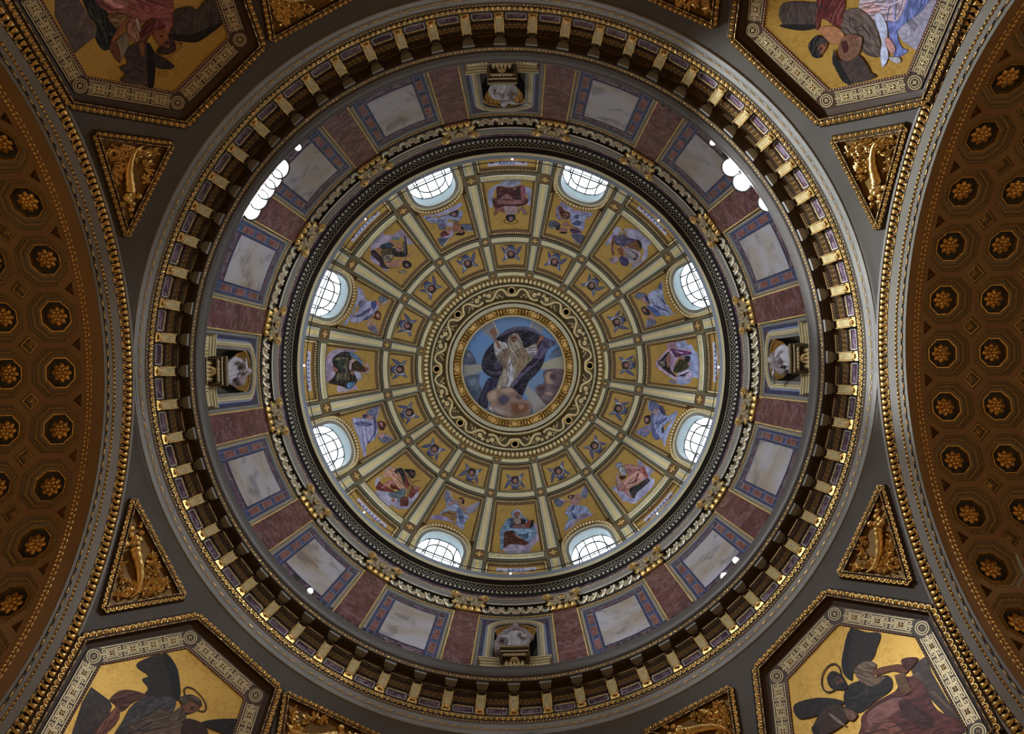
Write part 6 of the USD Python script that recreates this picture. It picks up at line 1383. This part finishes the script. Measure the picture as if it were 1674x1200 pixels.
for k, (x0, y0, s, lab, txt) in EVANG.items():
    t = thing('pendentive_mosaic', lab, 'mosaic', 'large mosaics of the pendentives')
    Rk = RZ(90 * k).T; put = lambda m: (m[0] @ Rk, m[1], m[2] @ Rk)
    HEX = HEXQ[k]; HEX = HEX if Polygon(HEX).exterior.is_ccw else HEX[::-1]; inn = offset(HEX, -KWP * .62); gp = Polygon(inn)
    obj('gold_ground', put(sheet(gp, lambda x, y: pend_hit(x, y, .02), 14.0)), 'pendentive_gold', t)
    obj('dark_step', put(mould(offset(HEX, KWP * .95), [(-.20, .0), (-.15, .03), (.0, .03), (.16, .0)])), 'key_dark', t)
    band = Polygon(offset(HEX, KWP * .56)).difference(gp); obj('key_ground', put(sheet(band, lambda x, y: pend_hit(x, y, .035), 12.0)), 'key_dark', t)
    ms, fl = [], []
    for P, N in edges(np.array(HEX), .035, 40):
        e = .30 / plen(P); q = resample(P, N, 40, True); c = slice(max(1, int(40 * e * .8)), 40 - max(1, int(40 * e * .8)))
        ms.append(rects(q.P[c], q.N[c], KEY, KW, .006)); kk = max(1, int(round(plen(q.P[c]) / (KW * 1.55)))); fr = resample(q.P[c], q.N[c], kk); fl.append(tile(U_FLOWER, fr, .13, .13, .04, 0, .005))
    obj('greek_key', put(merge(ms)), 'key_gold', t, 'stuff'); obj('key_flower', put(merge(fl)), 'gold_bright', t, 'stuff')
    for c in HEX:
        rr = []
        a = np.linspace(0, 2 * math.pi, 25); P0 = pend_hit(*c, .035); N0 = pend_n(P0); T0 = np.cross(N0, [0, 0, 1.0]); T0 /= np.linalg.norm(T0); U0 = np.cross(N0, T0)
        for rad in (.165, .11): P = P0 + rad * np.cos(a)[:, None] * T0 + rad * np.sin(a)[:, None] * U0; rr.append(sweep(Fr(P, np.tile(N0, (25, 1))), [(-.014, .008), (.014, .008)]))
        rr.append(tile(U_FLOWER, one(P0, N0, T0), .13, .13, .04))
        obj('corner_roundel', put(merge(rr)), 'key_gold', t)
    obj('red_line', put(mould(inn, [(-.035, .02), (-.035, .04), (.035, .04), (.035, .02)])), 'dark_red', t)
    obj('white_dots', put(merge([along(U_BEAD, P, N, .075, .035, .02, 0, 0, .5) for P, N in edges(inn, .06)])), 'cream', t, 'stuff')
    o = offset(HEX, KWP * 1.30); obj('frame_moulding', put(mould(o, [(-.15, 0), (-.15, .06), (-.10, .12), (.05, .12), (.07, .16), (.11, .16), (.12, .05), (.12, 0)])), 'frame_dark', t)
    e, dsh = [], []
    for P, N in edges(o, .0, 40): e.append(along(U_EGG, P, N, .165, .16, .12, -.02, .11)); dsh.append(along(U_DASH, P, N, .26, .035, .035, .09, .16))
    obj('egg_and_dart', put(merge(e)), 'gold', t, 'stuff'); obj('bead_and_reel', put(merge(dsh)), 'gold_bright', t, 'stuff')
    g3 = pend_hit(np.array(inn)[:, 0], np.array(inn)[:, 1], .02) @ Rk; xx, yy = proj(g3)
    px_scale[0] = 1.9; paint(t, txt, x0, y0, s, lambda x, y, d: hit_sphere(x, y, H0, RS - .022 - d), Polygon(np.stack([xx, yy], 1)), 1.5, 1.5, 'paint_gloss')
# ---- small triangular panels with gilt horn and leaves: two to a pendentive
def horn_relief(Q):
    c = Q.mean(0); top = Q[2]; base = (Q[0] + Q[1]) / 2; ax = (top - base); L = np.linalg.norm(ax); ax = ax / L; cx = np.array([-ax[1], ax[0]])
    H = lambda u, v, d=.0: pend_hit(*(c + ax * v * L + cx * u * L), d)
    ms = []; pts = [(-.10, -.24, .012), (-.04, -.20, .03), (.00, -.10, .05), (.005, .02, .066), (-.01, .12, .08), (-.015, .17, .088)]
    P = np.array([H(u, v, .05 + r * 1.2) for u, v, r in pts]); rad = np.array([r for *_, r in pts]) * L / FPX * 11; P = crv(P, 4, False); rad = np.interp(np.linspace(0, 1, len(P)), np.linspace(0, 1, len(rad)), rad); rad = rad * (1 + .10 * np.sin(np.arange(len(P)) * 2.2)); N = pend_n(P)
    fr = Fr(P, N); a = np.linspace(0, 2 * math.pi, 11); ms.append(grid(np.stack([fr.P + rad[:, None] * (math.cos(x) * fr.U + math.sin(x) * fr.N) for x in a])))
    r2 = random.Random(5)
    for u, v, n_, sz in ((-.03, .22, 7, .13), (.0, .30, 5, .10), (.02, .37, 3, .08)):
        for j in range(n_):
            P0 = H(u + r2.uniform(-.06, .06), v + r2.uniform(-.03, .03), .06); N0 = pend_n(P0); T = np.cross(N0, [r2.uniform(-1, 1), r2.uniform(-1, 1), .3]); ms.append(tile(U_ROSE if j % 3 == 0 else U_BALL, one(P0, N0, T / np.linalg.norm(T)), sz * 1.6, sz * 1.6, sz * 1.3))
    leaves = []
    for br in ([(-.06, -.14), (-.13, -.08), (-.17, -.02), (-.16, .05)], [(.03, -.16), (.10, -.13), (.16, -.12), (.20, -.15)], [(-.02, -.18), (.04, -.22), (.10, -.21), (.15, -.20)], [(.05, -.02), (.09, .04), (.10, .09)], [(-.08, -.18), (-.14, -.19), (-.19, -.20)], [(.05, -.08), (.11, -.04), (.14, .0)]):
        for (u, v) in br:
            for j in range(6):
                P0 = H(u + r2.uniform(-.03, .03), v + r2.uniform(-.025, .025), .03); N0 = pend_n(P0); a = r2.uniform(0, 6.28); T = np.cross(N0, [0, 0, 1.0]); T /= np.linalg.norm(T); U = np.cross(N0, T); leaves.append(tile(U_LEAF, one(P0, N0, T * math.cos(a) + U * math.sin(a)), .10, .22, .14))
    return merge(ms), merge(leaves)
for k in range(4):
    for side in (0, 1):
        first, tq = TRIQ[k]; Q = tq.copy() if side == first else tq[:, ::-1].copy()
        Rk = RZ(90 * k).T; put = lambda m: (m[0] @ Rk, m[1], m[2] @ Rk); arm = (k + side) % 4 * 90
        t = thing('triangle_panel', f'gilt triangular relief of a leafy horn in the {QN[k]} corner beside the {SIDES[arm]} arch', 'relief', 'triangular reliefs of the pendentives')
        o = Q if Polygon(Q).exterior.is_ccw else Q[::-1]
        obj('ground', put(sheet(Polygon(offset(o, -9)), lambda x, y: pend_hit(x, y, .015), 9.0)), 'gold_dark', t)
        ino = offset(o, -7); obj('frame_moulding', put(mould(ino, [(-.11, 0), (-.11, .05), (-.08, .09), (.04, .10), (.05, .13), (.09, .13), (.10, 0)])), 'frame_dark', t)
        obj('egg_and_dart', put(merge([along(U_EGG, P, N, .155, .14, .11, -.025, .09) for P, N in edges(ino, 0, 40)])), 'gold', t, 'stuff')
        obj('bead_and_reel', put(merge([along(U_DASH, P, N, .25, .035, .035, .07, .13) for P, N in edges(ino, 0, 40)])), 'gold_bright', t, 'stuff')
        h, lv = horn_relief(Q); obj('horn', put(h), 'gold', t); obj('leaf_spray', put(lv), 'gold', t, 'stuff')
# ================================================================ LAMPS
def look(P, aim): d = np.array(aim, float) - P; return d / np.linalg.norm(d)
def spot(name, label, cat_, group, P, aim, size, face, box=True):
    P = np.array(P, float); d = look(P, aim); T = np.cross(d, [0, 0, 1.0]); T /= np.linalg.norm(T); U = np.cross(d, T)
    t = thing(name, label, cat_, group); fr = one(P, d, T)
    a = np.linspace(0, 2 * math.pi, 17); prof = [(0.42, -.8), (.48, -.5), (.5, -.05), (.5, .04), (.44, .04), (.42, -.02)]
    R = np.array([[p[0] * size * (math.cos(x) * T + math.sin(x) * U) + p[1] * size * d for x in a] for p in prof]) + P; back = P - .8 * size * d
    obj('housing', merge([grid(R), grid(np.stack([R[0], np.tile(back, (17, 1))]))]), 'black', t)
    f = np.array([[.42 * size * (math.cos(x) * T + math.sin(x) * U) - .015 * size * d + P for x in a], np.tile(P - .015 * size * d, (17, 1))]); obj('lamp_face', grid(f), face, t)
    y = np.array([P + s * .56 * size * T + b * size * d - c * size * np.array([0, 0, 1.0]) for s, b, c in ((-1, -.3, 0), (-1, -.4, .5), (-.4, -.4, .85), (.4, -.4, .85), (1, -.4, .5), (1, -.3, 0))]); obj('yoke', sweep(Fr(y, np.tile(-d, (6, 1))), [(-.03, -.02), (-.03, .02), (.03, .02), (.03, -.02), (-.03, -.02)]), 'black', t)
    return t
ordn = lambda i: NTH[i] if i < 16 else f'{i + 1}th'
for side, (p0, p1, n, w, aim) in {'upper left': ((449, 268), (402, 337), 5, .72, (7.5, 3.0, 15)), 'upper right': ((1204, 266), (1222, 291), 2, .66, (-4, 4.0, 12))}.items():
    for i in range(n):
        for j in range(2):
            s = i / max(n - 1, 1); px, py = p0[0] + (p1[0] - p0[0]) * s, p0[1] + (p1[1] - p0[1]) * s; P = hit_h(px, py, 25.05); d = P[:2] / np.linalg.norm(P[:2]); P[:2] += d * (0.22 - .46 * j); P[2] += .12 * (1 - j)
            spot('floodlight', f'blinding white floodlight of the {side} bank on the cornice, {NTH[i]} along, {["outer", "inner"][j]} row', 'floodlight', f'{side} floodlight bank', P, aim, w, 'flood_light')
def beam(k, px, py, aim, cone, power):                                # a projector's beam leaving one of the banks
    bm = UsdLux.SphereLight.Define(stage, f'/World/floodlight_beam_{k}'); bm.CreateRadiusAttr(.18); bm.CreateIntensityAttr(power * 100); bm.CreateColorAttr(Gf.Vec3f(.90, .95, 1.0)); sh_ = UsdLux.ShapingAPI.Apply(bm.GetPrim()); sh_.CreateShapingConeAngleAttr(cone); sh_.CreateShapingConeSoftnessAttr(.4)
    P = hit_h(px, py, 25.45); P[:2] *= .97; d_ = look(P, aim); u_ = np.cross([0, 0, 1.0], -d_); u_ /= np.linalg.norm(u_); v_ = np.cross(-d_, u_); bm.AddTransformOp().Set(Gf.Matrix4d(*map(float, [*u_, 0, *v_, 0, *(-d_), 0, *P, 1])))
beam(0, 425, 303, (10.6, -4.0, 19.3), 19.0, BEAM); beam(1, 415, 318, (9.5, 4.0, 29.0), 34.0, BEAM * .16); beam(2, 1212, 275, (-9.5, 4.0, 29.5), 34.0, BEAM * .10)
P = hit_h(1253, 332, 25.1); spot('floodlight', 'single blinding floodlight standing apart below the upper right bank', 'floodlight', None, P, (-5, 6, 12), .62, 'flood_light')
for px, py, sz, lit, lab in ((487, 241, .24, 1, 'small lit lamp beside the upper left floodlight bank'), (1165.5, 233, .22, 1, 'small lit lamp up the cornice from the upper right floodlights'), (1187.5, 252, .26, 0, 'grey unlit lamp just above the upper right floodlight bank'), (1184.5, 942.5, .30, 1, 'brightest small lamp on the lower right cornice'), (1203, 916, .24, 1, 'faint round lamp above the bright one on the lower right cornice'), (507, 966, .22, 1, 'small lit lamp on the lower left cornice'), (481, 946.5, .30, 0, 'large black spotlight beside the lit lamp on the lower left cornice')):
    spot('cornice_lamp', lab, 'lamp', None, hit_h(px, py, 25.0), (0, 0, 8) if lit else (0, 0, 20), sz, 'small_light' if lit else 'lead')
SP = {'lower left': [(518, 981), (529, 988), (540, 996), (549, 1003), (559, 1010), (569, 1016), (582, 1024), (594, 1030), (606, 1037), (618, 1043), (626, 1048), (638, 1054), (651, 1057)], 'lower right': [(1171, 957), (1162, 966), (1154, 972), (1143, 981), (1134, 987), (1125, 996), (1103, 1010), (1089, 1018), (1079, 1024), (1071, 1030), (1060, 1036), (1048, 1041), (1035, 1047), (1023, 1051), (1010, 1057)],
      'upper right': [(1079, 163), (1085, 170), (1096, 177), (1109, 184), (1135, 202), (1145, 210), (1156, 219)], 'upper left': [(572, 171), (562, 177), (551, 184), (524, 203), (512, 213), (502, 222)]}
for sd, L in SP.items():
    for i, (px, py) in enumerate(L):
        spot('spotlight', f'small black spotlight on the {sd} cornice rail, {ordn(i)} from the {"left" if "left" in sd or sd == "upper right" else "right"} end' if sd != 'upper left' else f'small black spotlight on the upper left cornice rail, {ordn(i)} from the right end', 'spotlight', f'{sd} row of black spotlights', hit_h(px, py, 24.98), (px / 1000 - .8, py / 1000 - .6, 16), .17, 'lead')
    P = np.array([hit_h(px, py, 24.86) for px, py in L]); P[:, :2] *= 1.006; r = obj('lamp_rail', merge([sweep(Fr(P + np.array([0, 0, dz]), np.tile([[0, 0, -1.0]], (len(P), 1))), [(-.02, -.02), (-.02, .02), (.02, .02), (.02, -.02), (-.02, -.02)]) for dz in (-.1, -.02)]), 'lead'); tag(r, f'thin rail carrying the {sd} row of black spotlights', 'rail')
for phi in SEAT:
    a = math.radians(phi + 1.5); P = np.array([9.68 * math.cos(a), 9.68 * math.sin(a), 35.50]); t = spot('ledge_lamp', f'tiny lit lamp on the dome ledge below the {SEATNAME[phi]} scroll', 'lamp', 'tiny lamps on the dome ledge', P, (0, 0, 43.5), .22, 'ledge_light')
    b_ = trimesh.creation.icosphere(2, .05); b_.apply_translation(P * np.array([.994, .994, 1]) + np.array([0, 0, -.05])); obj('bulb', shaded(b_, True), 'small_light', t)
# warm lamps hung in the four arms of the church, out of the picture
for q in range(4):
    for i, (r_, w_, h) in enumerate(((11.5, -4.5, 5.5), (11.5, 4.5, 5.5), (16.0, -4.0, 7.0), (16.0, 4.0, 7.0), (20.5, 0.0, 8.0))):
        p_ = RZ(90 * q) @ np.array([r_, w_, h]); sphere_lamp(f'nave_lamp_{q}_{i}', p_, .22, NAVE_LAMP, (1.0, 0.60, 0.28))
